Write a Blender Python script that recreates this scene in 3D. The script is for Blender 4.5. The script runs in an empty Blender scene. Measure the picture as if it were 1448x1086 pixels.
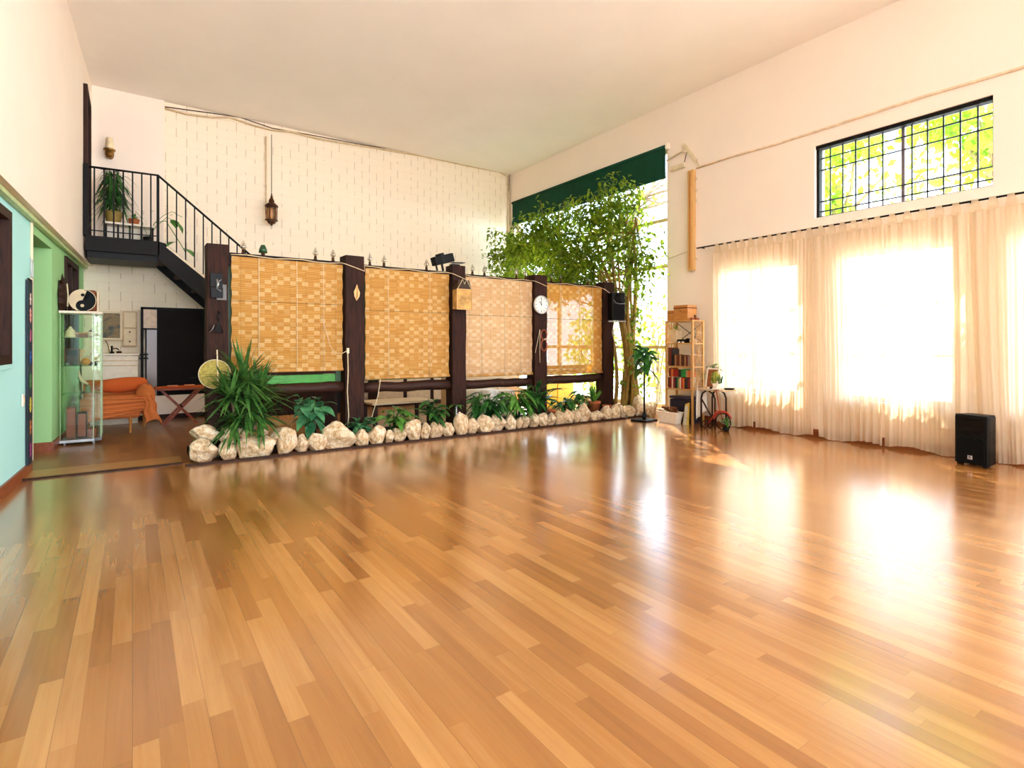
import bpy, bmesh, math, random
from mathutils import Vector, Matrix, noise
R = random.Random(11)
SC = bpy.context.scene
COL = SC.collection
PI = math.pi

# ------------------------------------------------------------------ camera geometry (metres; X to the window wall, Y to the brick wall)
F, CX, HZ, CH = 776.0, 724.0, 487.0, 1.2
TH = math.atan2(537.0, 776.0)
CT, ST = math.cos(TH), math.sin(TH)
def ray(px, py):
    a = (px-CX)/F
    return Vector((a*CT+ST, CT-a*ST, (HZ-py)/F))
def G(px, py, z=0.0):
    d = ray(px, py); t = (z-CH)/d.z
    return Vector((d.x*t, d.y*t, z))
def onX(px, py, X):
    d = ray(px, py); t = X/d.x
    return Vector((X, d.y*t, CH+d.z*t))
def onY(px, py, Y):
    d = ray(px, py); t = Y/d.y
    return Vector((d.x*t, Y, CH+d.z*t))

# ------------------------------------------------------------------ mesh builder
def V(*a): return Vector(a)
class MB:
    def __init__(s): s.v = []; s.f = []; s.m = []
    def add(s, vs, fs, m=0):
        b = len(s.v); s.v += [Vector(v) for v in vs]
        for f in fs: s.f.append([b+i for i in f]); s.m.append(m)
        return s
    def box(s, x0, x1, y0, y1, z0, z1, m=0):
        return s.add([(x0,y0,z0),(x1,y0,z0),(x1,y1,z0),(x0,y1,z0),(x0,y0,z1),(x1,y0,z1),(x1,y1,z1),(x0,y1,z1)],
            [(0,3,2,1),(4,5,6,7),(0,1,5,4),(1,2,6,5),(2,3,7,6),(3,0,4,7)], m)
    def cbox(s, c, d, mat=None, m=0):
        hx, hy, hz = d[0]/2, d[1]/2, d[2]/2
        vs = [V(x,y,z) for z in (-hz,hz) for (x,y) in ((-hx,-hy),(hx,-hy),(hx,hy),(-hx,hy))]
        if mat is not None: vs = [mat @ v for v in vs]
        return s.add([Vector(c)+v for v in vs], [(0,3,2,1),(4,5,6,7),(0,1,5,4),(1,2,6,5),(2,3,7,6),(3,0,4,7)], m)
    def bar(s, a, b, w, h, up=(0,0,1), m=0):
        a, b = Vector(a), Vector(b); d = (b-a).normalized(); u = Vector(up)
        if abs(d.dot(u)) > .98: u = V(1,0,0)
        x = d.cross(u).normalized(); y = x.cross(d)
        vs = [p + x*sx*w/2 + y*sy*h/2 for p in (a,b) for sx,sy in ((-1,-1),(1,-1),(1,1),(-1,1))]
        return s.add(vs, [(0,1,2,3),(7,6,5,4),(0,4,5,1),(1,5,6,2),(2,6,7,3),(3,7,4,0)], m)
    def tube(s, pts, r, n=8, m=0, closed=False, cap=True):
        pts = [Vector(p) for p in pts]; k = len(pts)
        rs = r if isinstance(r, (list, tuple)) else [r]*k
        ref = None; vs = []
        for i, p in enumerate(pts):
            if closed: t = pts[(i+1) % k]-pts[i-1]
            else: t = pts[min(i+1,k-1)]-pts[max(i-1,0)]
            if t.length < 1e-9: t = V(0,0,1)
            t.normalize()
            if ref is None:
                ref = t.cross(V(0,0,1)) if abs(t.z) < .95 else t.cross(V(1,0,0))
            ref = (ref - t*ref.dot(t)); ref.normalize()
            o = t.cross(ref)
            for j in range(n):
                a = 2*PI*j/n
                vs.append(p + (ref*math.cos(a)+o*math.sin(a))*rs[i])
        fs = []
        for i in range(k if closed else k-1):
            i2 = (i+1) % k
            for j in range(n):
                j2 = (j+1) % n
                fs.append((i*n+j, i*n+j2, i2*n+j2, i2*n+j))
        if cap and not closed:
            fs.append(tuple(range(n-1,-1,-1))); fs.append(tuple((k-1)*n+j for j in range(n)))
        return s.add(vs, fs, m)
    def lathe(s, prof, c=(0,0,0), n=16, mat=None, m=0, cap=True):
        vs = []
        for r_, z in prof:
            for j in range(n):
                a = 2*PI*j/n; v = V(r_*math.cos(a), r_*math.sin(a), z)
                vs.append(Vector(c)+(mat @ v if mat is not None else v))
        fs = []
        for i in range(len(prof)-1):
            for j in range(n):
                j2 = (j+1) % n
                fs.append((i*n+j, i*n+j2, (i+1)*n+j2, (i+1)*n+j))
        if cap and prof[0][0] > 1e-6: fs.append(tuple(range(n-1,-1,-1)))
        if cap and prof[-1][0] > 1e-6: fs.append(tuple((len(prof)-1)*n+j for j in range(n)))
        return s.add(vs, fs, m)
    def ball(s, c, r, n=10, k=7, m=0, sc=(1,1,1)):
        vs = []
        for i in range(k+1):
            t = PI*i/k
            for j in range(n):
                a = 2*PI*j/n
                vs.append(Vector(c)+V(math.sin(t)*math.cos(a)*r*sc[0], math.sin(t)*math.sin(a)*r*sc[1], -math.cos(t)*r*sc[2]))
        fs = [(i*n+j, i*n+(j+1)%n, (i+1)*n+(j+1)%n, (i+1)*n+j) for i in range(k) for j in range(n)]
        return s.add(vs, fs, m)
    def prism(s, poly, ext, m=0):
        # poly: list of 3D points (planar), extruded by vector ext
        n = len(poly); e = Vector(ext)
        vs = [Vector(p) for p in poly]+[Vector(p)+e for p in poly]
        fs = [tuple(range(n-1,-1,-1)), tuple(range(n,2*n))]+[(i,(i+1)%n,n+(i+1)%n,n+i) for i in range(n)]
        return s.add(vs, fs, m)
    def grid(s, fn, nu, nv, m=0, closed_u=False):
        vs = [fn(i/nu, j/nv) for j in range(nv+1) for i in range(nu+1)]
        w = nu+1
        return s.add(vs, [(j*w+i, j*w+i+1, (j+1)*w+i+1, (j+1)*w+i) for j in range(nv) for i in range(nu)], m)
    def leaf(s, p, d, L, W, droop=.3, n=4, m=0, fold=.15, tw=0.0, pw=.8):
        p = Vector(p); d = Vector(d).normalized()
        side = d.cross(V(0,0,1))
        if side.length < .05: side = V(1,0,0)
        side.normalize()
        if tw: side = Matrix.Rotation(tw, 3, d) @ side
        up = side.cross(d)
        vs = []
        for i in range(n+1):
            t = i/n
            c = p + d*L*t + V(0,0,-1)*droop*L*t*t
            w = W*.5*math.sin(PI*min(max(t,.02),.985)**pw)
            vs += [c-side*w+up*w*fold*2, c, c+side*w+up*w*fold*2]
        fs = []
        for i in range(n):
            a = i*3
            fs += [(a,a+1,a+4,a+3),(a+1,a+2,a+5,a+4)]
        return s.add(vs, fs, m)
    def mesh(s, name):
        me = bpy.data.meshes.new(name)
        me.from_pydata([tuple(v) for v in s.v], [], s.f)
        me.polygons.foreach_set('material_index', s.m)
        return me
    def build(s, name, mats, parent=None, smooth=False, bevel=0.0, seg=2, world=False, solid=0.0, sub=0, weld=False):
        me = s.mesh(name)
        if not isinstance(mats, (list, tuple)): mats = [mats]
        for m in mats: me.materials.append(m)
        bm = bmesh.new(); bm.from_mesh(me)
        if weld: bmesh.ops.remove_doubles(bm, verts=bm.verts, dist=1e-5)
        bmesh.ops.recalc_face_normals(bm, faces=bm.faces)
        if bevel > 0:
            es = [e for e in bm.edges if len(e.link_faces) == 2 and e.calc_face_angle(0) > .6]
            bmesh.ops.bevel(bm, geom=es, offset=bevel, segments=seg, profile=.5, affect='EDGES', clamp_overlap=True)
        bm.to_mesh(me); bm.free()
        if smooth: me.polygons.foreach_set('use_smooth', [True]*len(me.polygons))
        o = bpy.data.objects.new(name, me)
        COL.objects.link(o)
        if parent is not None:
            if world: me.transform(WM[parent.name].inverted())
            o.parent = parent
            WM[o.name] = WM[parent.name].copy()
        else:
            WM[o.name] = Matrix.Identity(4)
        if sub:
            md = o.modifiers.new('sub', 'SUBSURF'); md.levels = sub; md.render_levels = sub
        if solid:
            md = o.modifiers.new('solid', 'SOLIDIFY'); md.thickness = solid; md.offset = 0
        return o
WM = {}
def thing(name, label, cat, loc=(0,0,0), rz=0.0, group=None):
    o = bpy.data.objects.new(name, None); COL.objects.link(o)
    o.empty_display_size = .05
    o.location = loc; o.rotation_euler = (0,0,rz)
    o['label'] = label; o['category'] = cat
    if group: o['group'] = group
    WM[o.name] = Matrix.Translation(Vector(loc)) @ Matrix.Rotation(rz, 4, 'Z')
    return o
def tag(o, label, cat, group=None, kind=None):
    o['label'] = label; o['category'] = cat
    if group: o['group'] = group
    if kind: o['kind'] = kind
    # origin to the base of the thing
    me = o.data
    if o.parent is None and len(me.vertices) and o.location.length < 1e-6:
        xs = [v.co for v in me.vertices]
        lo = Vector([min(v[i] for v in xs) for i in range(3)]); hi = Vector([max(v[i] for v in xs) for i in range(3)])
        c = V((lo.x+hi.x)/2, (lo.y+hi.y)/2, lo.z)
        me.transform(Matrix.Translation(-c)); o.location = c
        WM[o.name] = Matrix.Translation(c)
    return o
def struct(o, label=None):
    o['kind'] = 'structure'
    if label: o['label'] = label
    return o
def copy_tree(o, parent=None):
    c = o.copy(); COL.objects.link(c); c.parent = parent
    for ch in list(o.children): copy_tree(ch, c)
    return c
ORD = ['zeroth','first','second','third','fourth','fifth','sixth','seventh','eighth','ninth','tenth','eleventh','twelfth','thirteenth','fourteenth','fifteenth','sixteenth','seventeenth','eighteenth','nineteenth','twentieth']
TENS = {20:'twenty', 30:'thirty', 40:'forty', 50:'fifty'}
def ordn(n):
    if n <= 20: return ORD[n]
    t, u = n//10*10, n % 10
    return {30:'thirtieth',40:'fortieth',50:'fiftieth'}[t] if u == 0 else TENS[t]+'-'+ORD[u]

# ------------------------------------------------------------------ materials
def lin(c):
    def f(x):
        x = x/255.0
        return x/12.92 if x <= .04045 else ((x+.055)/1.055)**2.4
    return (f(c[0]), f(c[1]), f(c[2]), 1.0)
class NT:
    def __init__(s, name):
        s.mat = bpy.data.materials.new(name); s.mat.use_nodes = True
        s.nt = s.mat.node_tree; s.nt.nodes.clear()
        s.out = s.nt.nodes.new('ShaderNodeOutputMaterial')
    def n(s, t, **kw):
        nd = s.nt.nodes.new(t)
        for k, v in kw.items():
            if hasattr(nd, k): setattr(nd, k, v)
            else: nd.inputs[k].default_value = v
        return nd
    def l(s, a, b): s.nt.links.new(a, b)
    def math(s, op, a, b=None, c=None):
        nd = s.nt.nodes.new('ShaderNodeMath'); nd.operation = op
        for i, x in enumerate((a, b, c)):
            if x is None: continue
            if isinstance(x, (int, float)): nd.inputs[i].default_value = x
            else: s.l(x, nd.inputs[i])
        return nd.outputs[0]
    def mix(s, fac, a, b, mode='MIX'):
        nd = s.nt.nodes.new('ShaderNodeMix'); nd.data_type = 'RGBA'; nd.blend_type = mode
        for sock, x in ((nd.inputs[0], fac), (nd.inputs[6], a), (nd.inputs[7], b)):
            if isinstance(x, (int, float)): sock.default_value = x
            elif isinstance(x, tuple): sock.default_value = x
            else: s.l(x, sock)
        return nd.outputs[2]
    def ramp(s, fac, stops):
        nd = s.nt.nodes.new('ShaderNodeValToRGB')
        el = nd.color_ramp.elements
        while len(el) < len(stops): el.new(.5)
        for e, (p, c) in zip(el, stops): e.position = p; e.color = c
        s.l(fac, nd.inputs[0]); return nd.outputs[0]
    def coord(s, kind='Object', scale=(1,1,1), rot=(0,0,0)):
        tc = s.nt.nodes.new('ShaderNodeTexCoord'); mp = s.nt.nodes.new('ShaderNodeMapping')
        mp.inputs['Scale'].default_value = scale; mp.inputs['Rotation'].default_value = rot
        s.l(tc.outputs[kind], mp.inputs[0]); return mp.outputs[0]
    def noise(s, vec, scale, detail=3, rough=.55):
        nd = s.n('ShaderNodeTexNoise'); nd.inputs['Scale'].default_value = scale
        nd.inputs['Detail'].default_value = detail; nd.inputs['Roughness'].default_value = rough
        s.l(vec, nd.inputs['Vector']); return nd.outputs['Fac']
    def bump(s, h, strength=.3, dist=.01):
        nd = s.n('ShaderNodeBump'); nd.inputs['Strength'].default_value = strength; nd.inputs['Distance'].default_value = dist
        s.l(h, nd.inputs['Height']); return nd.outputs[0]
    def principled(s, col, rough=.5, metal=0, spec=.5, bump=None, emit=None):
        p = s.n('ShaderNodeBsdfPrincipled')
        if isinstance(col, tuple): p.inputs['Base Color'].default_value = col
        else: s.l(col, p.inputs['Base Color'])
        if isinstance(rough, (int, float)): p.inputs['Roughness'].default_value = rough
        else: s.l(rough, p.inputs['Roughness'])
        p.inputs['Metallic'].default_value = metal
        p.inputs['Specular IOR Level'].default_value = spec
        if bump is not None: s.l(bump, p.inputs['Normal'])
        return p.outputs[0]
    def done(s, sh): s.l(sh, s.out.inputs['Surface']); return s.mat
    def mixsh(s, fac, a, b):
        nd = s.n('ShaderNodeMixShader')
        if isinstance(fac, (int, float)): nd.inputs[0].default_value = fac
        else: s.l(fac, nd.inputs[0])
        s.l(a, nd.inputs[1]); s.l(b, nd.inputs[2]); return nd.outputs[0]
def pm(name, c, rough=.5, metal=0, spec=.4, var=.12, scale=14, bump=0.0, bscale=60, stretch=(1,1,1)):
    t = NT(name); vec = t.coord('Object', stretch)
    n1 = t.noise(vec, scale)
    base = lin(c); dark = tuple(x*(1-var*1.6) for x in base[:3])+(1,); lite = tuple(min(1, x*(1+var)) for x in base[:3])+(1,)
    col = t.ramp(n1, [(.3, dark), (.7, lite)])
    b = t.bump(t.noise(vec, bscale, 4), bump, .01) if bump else None
    return t.done(t.principled(col, rough, metal, spec, b))
def leafmat(name, c1, c2, trans=.35, rough=.4, scale=9):
    t = NT(name); vec = t.coord('Object')
    nz = t.noise(vec, scale, 2)
    col = t.ramp(nz, [(.35, lin(c1)), (.65, lin(c2))])
    a = t.principled(col, rough, 0, .35)
    tr = t.n('ShaderNodeBsdfTranslucent')
    t.l(t.mix(.5, col, t.mix(1.0, col, (1.0, 1.0, .35, 1), 'MULTIPLY')), tr.inputs[0])
    return t.done(t.mixsh(trans, a, tr.outputs[0]))
def woodmat(name, c1, c2, rough=.5, axis=2, scale=6, bump=.25, spec=.35):
    st = [9, 9, 9]; st[axis] = .8
    t = NT(name); vec = t.coord('Object', tuple(st))
    n1 = t.noise(vec, scale, 5, .6); n2 = t.noise(t.coord('Object'), 2.2, 2)
    col = t.ramp(n1, [(.3, lin(c1)), (.72, lin(c2))])
    col = t.mix(t.math('MULTIPLY', n2, .35), col, lin(c1))
    return t.done(t.principled(col, rough, 0, spec, t.bump(n1, bump, .006)))
def glassmat(name, tint=(1,1,1,1), refl=.06, rough=.02):
    t = NT(name)
    tr = t.n('ShaderNodeBsdfTransparent'); tr.inputs[0].default_value = tint
    gl = t.n('ShaderNodeBsdfGlossy'); gl.inputs['Roughness'].default_value = rough
    return t.done(t.mixsh(refl, tr.outputs[0], gl.outputs[0]))

M = {}
def floor_mat(name, shades, rowh, plank, rough=.2, line=.55, coat=1.0):
    t = NT(name)
    tc = t.n('ShaderNodeTexCoord'); sp = t.n('ShaderNodeSeparateXYZ'); t.l(tc.outputs['Object'], sp.inputs[0])
    x, y = sp.outputs[0], sp.outputs[1]
    rowf = t.math('DIVIDE', x, rowh); row = t.math('FLOOR', rowf); fr = t.math('FRACT', rowf)
    wn = t.n('ShaderNodeTexWhiteNoise', noise_dimensions='1D'); t.l(row, wn.inputs['W'])
    off = t.math('MULTIPLY', wn.outputs['Value'], 7.3)
    cf = t.math('DIVIDE', t.math('ADD', y, off), plank); colm = t.math('FLOOR', cf); fc = t.math('FRACT', cf)
    cb = t.n('ShaderNodeCombineXYZ'); t.l(row, cb.inputs[0]); t.l(colm, cb.inputs[1])
    wn2 = t.n('ShaderNodeTexWhiteNoise', noise_dimensions='3D'); t.l(cb.outputs[0], wn2.inputs['Vector'])
    rnd = wn2.outputs['Value']
    # grain, shifted from strip to strip
    gv = t.n('ShaderNodeCombineXYZ')
    t.l(t.math('MULTIPLY', x, 34.0), gv.inputs[0]); t.l(t.math('ADD', t.math('MULTIPLY', y, 1.6), t.math('MULTIPLY', rnd, 31.0)), gv.inputs[1]); t.l(t.math('MULTIPLY', rnd, 17.0), gv.inputs[2])
    gr = t.n('ShaderNodeTexNoise'); gr.inputs['Scale'].default_value = 1.0; gr.inputs['Detail'].default_value = 5; gr.inputs['Roughness'].default_value = .62
    gr.inputs['Distortion'].default_value = .6
    t.l(gv.outputs[0], gr.inputs['Vector'])
    mixv = t.math('ADD', t.math('MULTIPLY', rnd, .50), t.math('MULTIPLY', gr.outputs['Fac'], .50))
    col = t.ramp(mixv, [(.12, lin(shades[0])), (.5, lin(shades[1])), (.86, lin(shades[2]))])
    # joints
    ex = t.math('MINIMUM', fr, t.math('SUBTRACT', 1.0, fr)); ey = t.math('MINIMUM', fc, t.math('SUBTRACT', 1.0, fc))
    jx = t.math('LESS_THAN', ex, .012); jy = t.math('LESS_THAN', ey, .0016)
    p3 = t.math('FRACT', t.math('DIVIDE', row, 3.0)); first = t.math('LESS_THAN', p3, .1)
    jm = t.math('MULTIPLY', t.math('LESS_THAN', fr, .022), first)
    j = t.math('MAXIMUM', t.math('MULTIPLY', t.math('MAXIMUM', jx, jy), line*.45), t.math('MULTIPLY', jm, line))
    col = t.mix(j, col, tuple(v*.35 for v in lin(shades[0])[:3])+(1,))
    # slight waviness of the laid boards and a soft sheen
    wv = t.n('ShaderNodeTexNoise'); wv.inputs['Scale'].default_value = 1.0; wv.inputs['Detail'].default_value = 2
    cw = t.n('ShaderNodeCombineXYZ'); t.l(t.math('MULTIPLY', x, 22.0), cw.inputs[0]); t.l(t.math('MULTIPLY', y, 2.0), cw.inputs[1]); t.l(cw.outputs[0], wv.inputs['Vector'])
    h = t.math('SUBTRACT', t.math('MULTIPLY', wv.outputs['Fac'], .5), t.math('MULTIPLY', jm, .6))
    rg = t.math('ADD', t.math('MULTIPLY', gr.outputs['Fac'], .10), rough)
    sh = t.principled(col, rg, 0, .5, t.bump(h, .14, .004)); pn = sh.node
    pn.inputs['Coat Weight'].default_value = coat; pn.inputs['Coat IOR'].default_value = 1.5; pn.inputs['Coat Roughness'].default_value = .17
    t.l(t.bump(h, .05, .004), pn.inputs['Coat Normal'])
    return t.done(sh)
M['floor'] = floor_mat('laminate', ((138,82,34),(164,106,48),(192,136,76)), .0675, .78, .17)
M['floor2'] = floor_mat('old_parquet', ((112,68,30),(138,88,42),(160,106,54)), .12, .36, .3, .5, .25)

def wallmat(name, c, bump=.12, sc=9, var=.04):
    t = NT(name); vec = t.coord('Object')
    n1 = t.noise(vec, 1.3, 3); n2 = t.noise(vec, sc*6, 4)
    b = lin(c)
    col = t.ramp(n1, [(.3, tuple(x*(1-var) for x in b[:3])+(1,)), (.7, b)])
    return t.done(t.principled(col, .75, 0, .25, t.bump(n2, bump, .004)))
M['wall'] = wallmat('plaster', (247,230,212))
M['ceil'] = wallmat('ceiling_plaster', (252,244,234), .05)
M['green'] = wallmat('green_paint', (156,204,140))
M['green_coollit'] = wallmat('green_paint_cool_lit', (178,232,226))  # the green paint with cool daylight at the near end put into its colour
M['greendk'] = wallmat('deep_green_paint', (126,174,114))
def brick_mat():
    t = NT('painted_block')
    tc = t.n('ShaderNodeTexCoord'); sp = t.n('ShaderNodeSeparateXYZ'); t.l(tc.outputs['Object'], sp.inputs[0])
    cb = t.n('ShaderNodeCombineXYZ'); t.l(sp.outputs[0], cb.inputs[0]); t.l(sp.outputs[2], cb.inputs[1])
    br = t.n('ShaderNodeTexBrick'); br.offset = .5
    for k, v in (('Scale',1.0),('Mortar Size',.0045),('Mortar Smooth',.4),('Brick Width',.30),('Row Height',.145)): br.inputs[k].default_value = v
    t.l(cb.outputs[0], br.inputs['Vector'])
    # open head joints: thin dark cracks in the vertical joints, here and there
    rowi = t.math('FLOOR', t.math('DIVIDE', sp.outputs[2], .145)); odd = t.math('FLOORED_MODULO', rowi, 2.0)
    xs = t.math('ADD', t.math('DIVIDE', sp.outputs[0], .30), t.math('MULTIPLY', odd, .5))
    fx = t.math('FRACT', xs); ex = t.math('MINIMUM', fx, t.math('SUBTRACT', 1.0, fx))
    crack = t.math('LESS_THAN', ex, .02)
    nz = t.noise(tc.outputs['Object'], 3.1, 4); hole = t.math('GREATER_THAN', nz, .47)
    rough_n = t.noise(tc.outputs['Object'], 38, 5, .7)
    b = lin((247,231,206))
    col = t.mix(t.math('MULTIPLY', br.outputs['Fac'], .10), b, lin((200,165,120)))
    col = t.mix(t.math('MULTIPLY', t.math('MULTIPLY', crack, hole), .42), col, lin((150,110,70)))
    col = t.mix(t.math('MULTIPLY', t.math('GREATER_THAN', rough_n, .66), .22), col, lin((215,180,130)))
    h = t.math('SUBTRACT', t.math('MULTIPLY', rough_n, .5), t.math('ADD', t.math('MULTIPLY', br.outputs['Fac'], .55), t.math('MULTIPLY', t.math('MULTIPLY', crack, hole), .8)))
    return t.done(t.principled(col, .8, 0, .2, t.bump(h, .5, .012)))
M['brick'] = brick_mat()
def blind_mat(name, c1, c2, c3, transp):
    t = NT(name)
    tc = t.n('ShaderNodeTexCoord'); sp = t.n('ShaderNodeSeparateXYZ'); t.l(tc.outputs['Object'], sp.inputs[0])
    x, z = sp.outputs[0], sp.outputs[2]
    cx = t.math('FLOOR', t.math('DIVIDE', x, .068)); rz = t.math('FLOOR', t.math('DIVIDE', z, .048)); sl = t.math('FLOOR', t.math('DIVIDE', z, .012))
    par = t.math('FLOORED_MODULO', t.math('ADD', cx, rz), 2.0)
    c = t.n('ShaderNodeCombineXYZ'); t.l(cx, c.inputs[0]); t.l(rz, c.inputs[1])
    wn = t.n('ShaderNodeTexWhiteNoise', noise_dimensions='3D'); t.l(c.outputs[0], wn.inputs['Vector'])
    c2_ = t.n('ShaderNodeCombineXYZ'); t.l(t.math('FLOOR', t.math('DIVIDE', x, .174)), c2_.inputs[0]); t.l(sl, c2_.inputs[1])
    wn2 = t.n('ShaderNodeTexWhiteNoise', noise_dimensions='3D'); t.l(c2_.outputs[0], wn2.inputs['Vector'])
    rows3 = t.math('LESS_THAN', t.math('FLOORED_MODULO', rz, 3.0), 1.5)
    pale = t.math('MULTIPLY', t.math('MULTIPLY', par, t.math('GREATER_THAN', wn.outputs['Value'], .28)), t.math('ADD', t.math('MULTIPLY', rows3, .5), .35))
    col = t.mix(wn2.outputs['Value'], lin(c1), lin(c2))
    col = t.mix(pale, col, lin(c3))
    fz = t.math('FRACT', t.math('DIVIDE', z, .012)); gap = t.math('LESS_THAN', fz, .16)
    fx = t.math('FRACT', t.math('DIVIDE', x, .174)); th = t.math('LESS_THAN', fx, .022)
    col = t.mix(t.math('MULTIPLY', gap, .45), col, lin((120,70,25)))
    col = t.mix(t.math('MULTIPLY', th, .4), col, lin((120,75,30)))
    fib = t.noise(t.coord('Object', (3, 1, 160)), 6, 3)
    col = t.mix(t.math('MULTIPLY', fib, .25), col, lin(c1))
    d = t.principled(col, .55, 0, .3, t.bump(t.math('ADD', fz, t.math('MULTIPLY', par, .4)), .3, .003))
    tr = t.n('ShaderNodeBsdfTranslucent'); t.l(t.mix(1.0, col, (1.0,.92,.55,1), 'MULTIPLY'), tr.inputs[0])
    tp = t.n('ShaderNodeBsdfTransparent')
    return t.done(t.mixsh(transp, t.mixsh(.38, d, tr.outputs[0]), tp.outputs[0]))
M['blind'] = blind_mat('woven_bamboo', (214,158,80), (230,180,102), (246,216,158), .03)
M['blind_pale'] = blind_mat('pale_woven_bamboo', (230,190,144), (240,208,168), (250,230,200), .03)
M['blind_thin'] = blind_mat('thin_woven_bamboo', (216,156,76), (230,178,96), (246,212,144), .09)
def curtain_mat():
    t = NT('sheer_cotton')
    vec = t.coord('Object', (40, 40, 5)); nz = t.noise(vec, 5, 3)
    col = t.mix(t.math('MULTIPLY', nz, .4), lin((240,222,194)), lin((226,203,168)))
    d = t.n('ShaderNodeBsdfDiffuse'); t.l(col, d.inputs[0])
    tr = t.n('ShaderNodeBsdfTranslucent'); t.l(col, tr.inputs[0])
    tp = t.n('ShaderNodeBsdfTransparent')
    return t.done(t.mixsh(.2, t.mixsh(.5, d.outputs[0], tr.outputs[0]), tp.outputs[0]))
M['curtain'] = curtain_mat()
M['post'] = woodmat('dark_timber', (24,11,7), (66,34,20), .65, 2, 7, .6, .15)
M['log'] = woodmat('dark_log', (28,14,9), (72,40,26), .55, 0, 7, .5, .2)
M['rail'] = pm('dark_rail', (34,20,13), .6, 0, .15)
M['iron'] = pm('black_iron', (15,12,10), .6, 0, .18, .1)
M['black'] = pm('black_plastic', (7,7,7), .55, 0, .22, .1)
M['blackgloss'] = pm('black_panel', (18,12,8), .6, 0, .12, .1)
M['grille'] = pm('speaker_grille', (5,5,5), .7, 0, .15, .2, 90, .3, 400)
M['greenframe'] = pm('green_gloss_paint', (48,140,24), .4)
M['dkgreen'] = pm('bottle_green_cloth', (10,62,42), .75, 0, .2, .08, 5)
M['terra'] = woodmat('reddish_skirting', (112,52,24), (156,84,44), .4, 1, 5, .1)
M['darkwood'] = woodmat('dark_joinery', (30,14,8), (64,34,19), .55, 2, 6, .2, .2)
M['brownwood'] = woodmat('brown_door_wood', (92,42,16), (140,74,34), .45, 2, 6, .2)
M['pine'] = woodmat('pine', (184,132,70), (216,168,104), .5, 2, 5, .12)
M['pineh'] = woodmat('pine_shelf', (172,120,60), (206,158,94), .5, 1, 5, .12)
M['woodbox'] = woodmat('honey_wood', (170,104,44), (206,146,76), .5, 1, 5, .15)
M['redwood'] = woodmat('red_wood', (120,48,24), (168,80,44), .4, 0, 5, .12)
M['white'] = pm('white_paint', (238,226,206), .5, 0, .4, .05)
M['ivory'] = pm('ivory_plastic', (224,204,170), .5, 0, .4, .05)
M['cream'] = pm('cream_enamel', (228,208,172), .5, 0, .4, .05)
M['beige'] = pm('beige_board', (206,178,138), .6, 0, .3, .08)
M['yellowwood'] = woodmat('varnished_batten', (206,156,92), (232,188,122), .4, 2, 4, .05)
M['brass'] = pm('aged_brass', (150,110,52), .4, .8, .5, .2)
M['bronze'] = pm('dark_bronze', (74,44,22), .45, .7, .5, .2)
M['steel'] = pm('grey_steel', (150,150,150), .35, .8, .5, .1)
M['silver'] = pm('silver_print', (200,200,205), .4, .2, .5, .05)
M['glass'] = glassmat('clear_glass', (.97,1,.98,1), .05)
M['cabglass'] = glassmat('cabinet_glass', (.93,.98,.92,1), .025)
M['bulbglass'] = glassmat('bulb_glass', (.9,.88,.8,1), .28, .08)
M['amber'] = glassmat('amber_glass', (.85,.6,.3,1), .12)
M['bottleglass'] = glassmat('green_glass', (.55,.75,.5,1), .12)
M['brownpane'] = pm('curtained_brown_pane', (128,92,56), .2, 0, .5, .2, 3)
M['greypane'] = pm('smoked_pane', (112,84,54), .25, 0, .5, .1, 3)
def stone_mat():
    t = NT('field_stone'); vec = t.coord('Object')
    oi = t.n('ShaderNodeObjectInfo')
    n1 = t.noise(vec, 2.2, 5, .62); n2 = t.noise(vec, 12, 4)
    vo = t.n('ShaderNodeTexVoronoi'); vo.feature = 'DISTANCE_TO_EDGE'; vo.inputs['Scale'].default_value = 1.7; t.l(vec, vo.inputs['Vector'])
    crk = t.math('LESS_THAN', vo.outputs['Distance'], .02)
    col = t.ramp(n1, [(.28, lin((150,112,72))), (.44, lin((218,186,142))), (.62, lin((250,236,208)))])
    col = t.mix(t.math('MULTIPLY', oi.outputs['Random'], .3), col, lin((196,154,104)))
    col = t.mix(t.math('MULTIPLY', crk, .5), col, lin((120,84,48)))
    h = t.math('SUBTRACT', t.math('ADD', n1, t.math('MULTIPLY', n2, .35)), t.math('MULTIPLY', crk, .4))
    return t.done(t.principled(col, .8, 0, .25, t.bump(h, .5, .10)))
M['stone'] = stone_mat()
M['soil'] = pm('potting_soil', (40,26,16), .95, 0, .1, .4, 30, .8, 60)
M['dracaena'] = leafmat('dracaena_leaf', (40,88,32), (96,140,66), .2, .35)
M['rubber'] = leafmat('rubber_leaf', (40,100,62), (96,160,108), .15, .3)
M['leafdk'] = leafmat('dark_leaf', (30,76,34), (66,122,52), .2, .35)
M['leafmid'] = leafmat('mid_leaf', (54,110,38), (104,160,66), .25, .35)
M['ficus'] = leafmat('ficus_leaf', (78,104,22), (150,172,48), .6, .4, 5)
M['lime'] = leafmat('garden_leaf', (150,200,46), (204,232,96), .6, .5, 3)
M['yellowleaf'] = leafmat('sunlit_yellow_leaf', (170,160,50), (214,200,96), .5, .5, 3)  # yellow glow of overexposed sunlit foliage is put into the leaf colour
M['trunk'] = woodmat('ficus_bark', (120,86,30), (190,150,66), .7, 2, 5, .4)
M['gbark'] = woodmat('garden_bark', (120,100,76), (180,160,130), .8, 2, 5, .4)
M['terracotta'] = pm('terracotta', (166,92,52), .75, 0, .2, .12)
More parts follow.
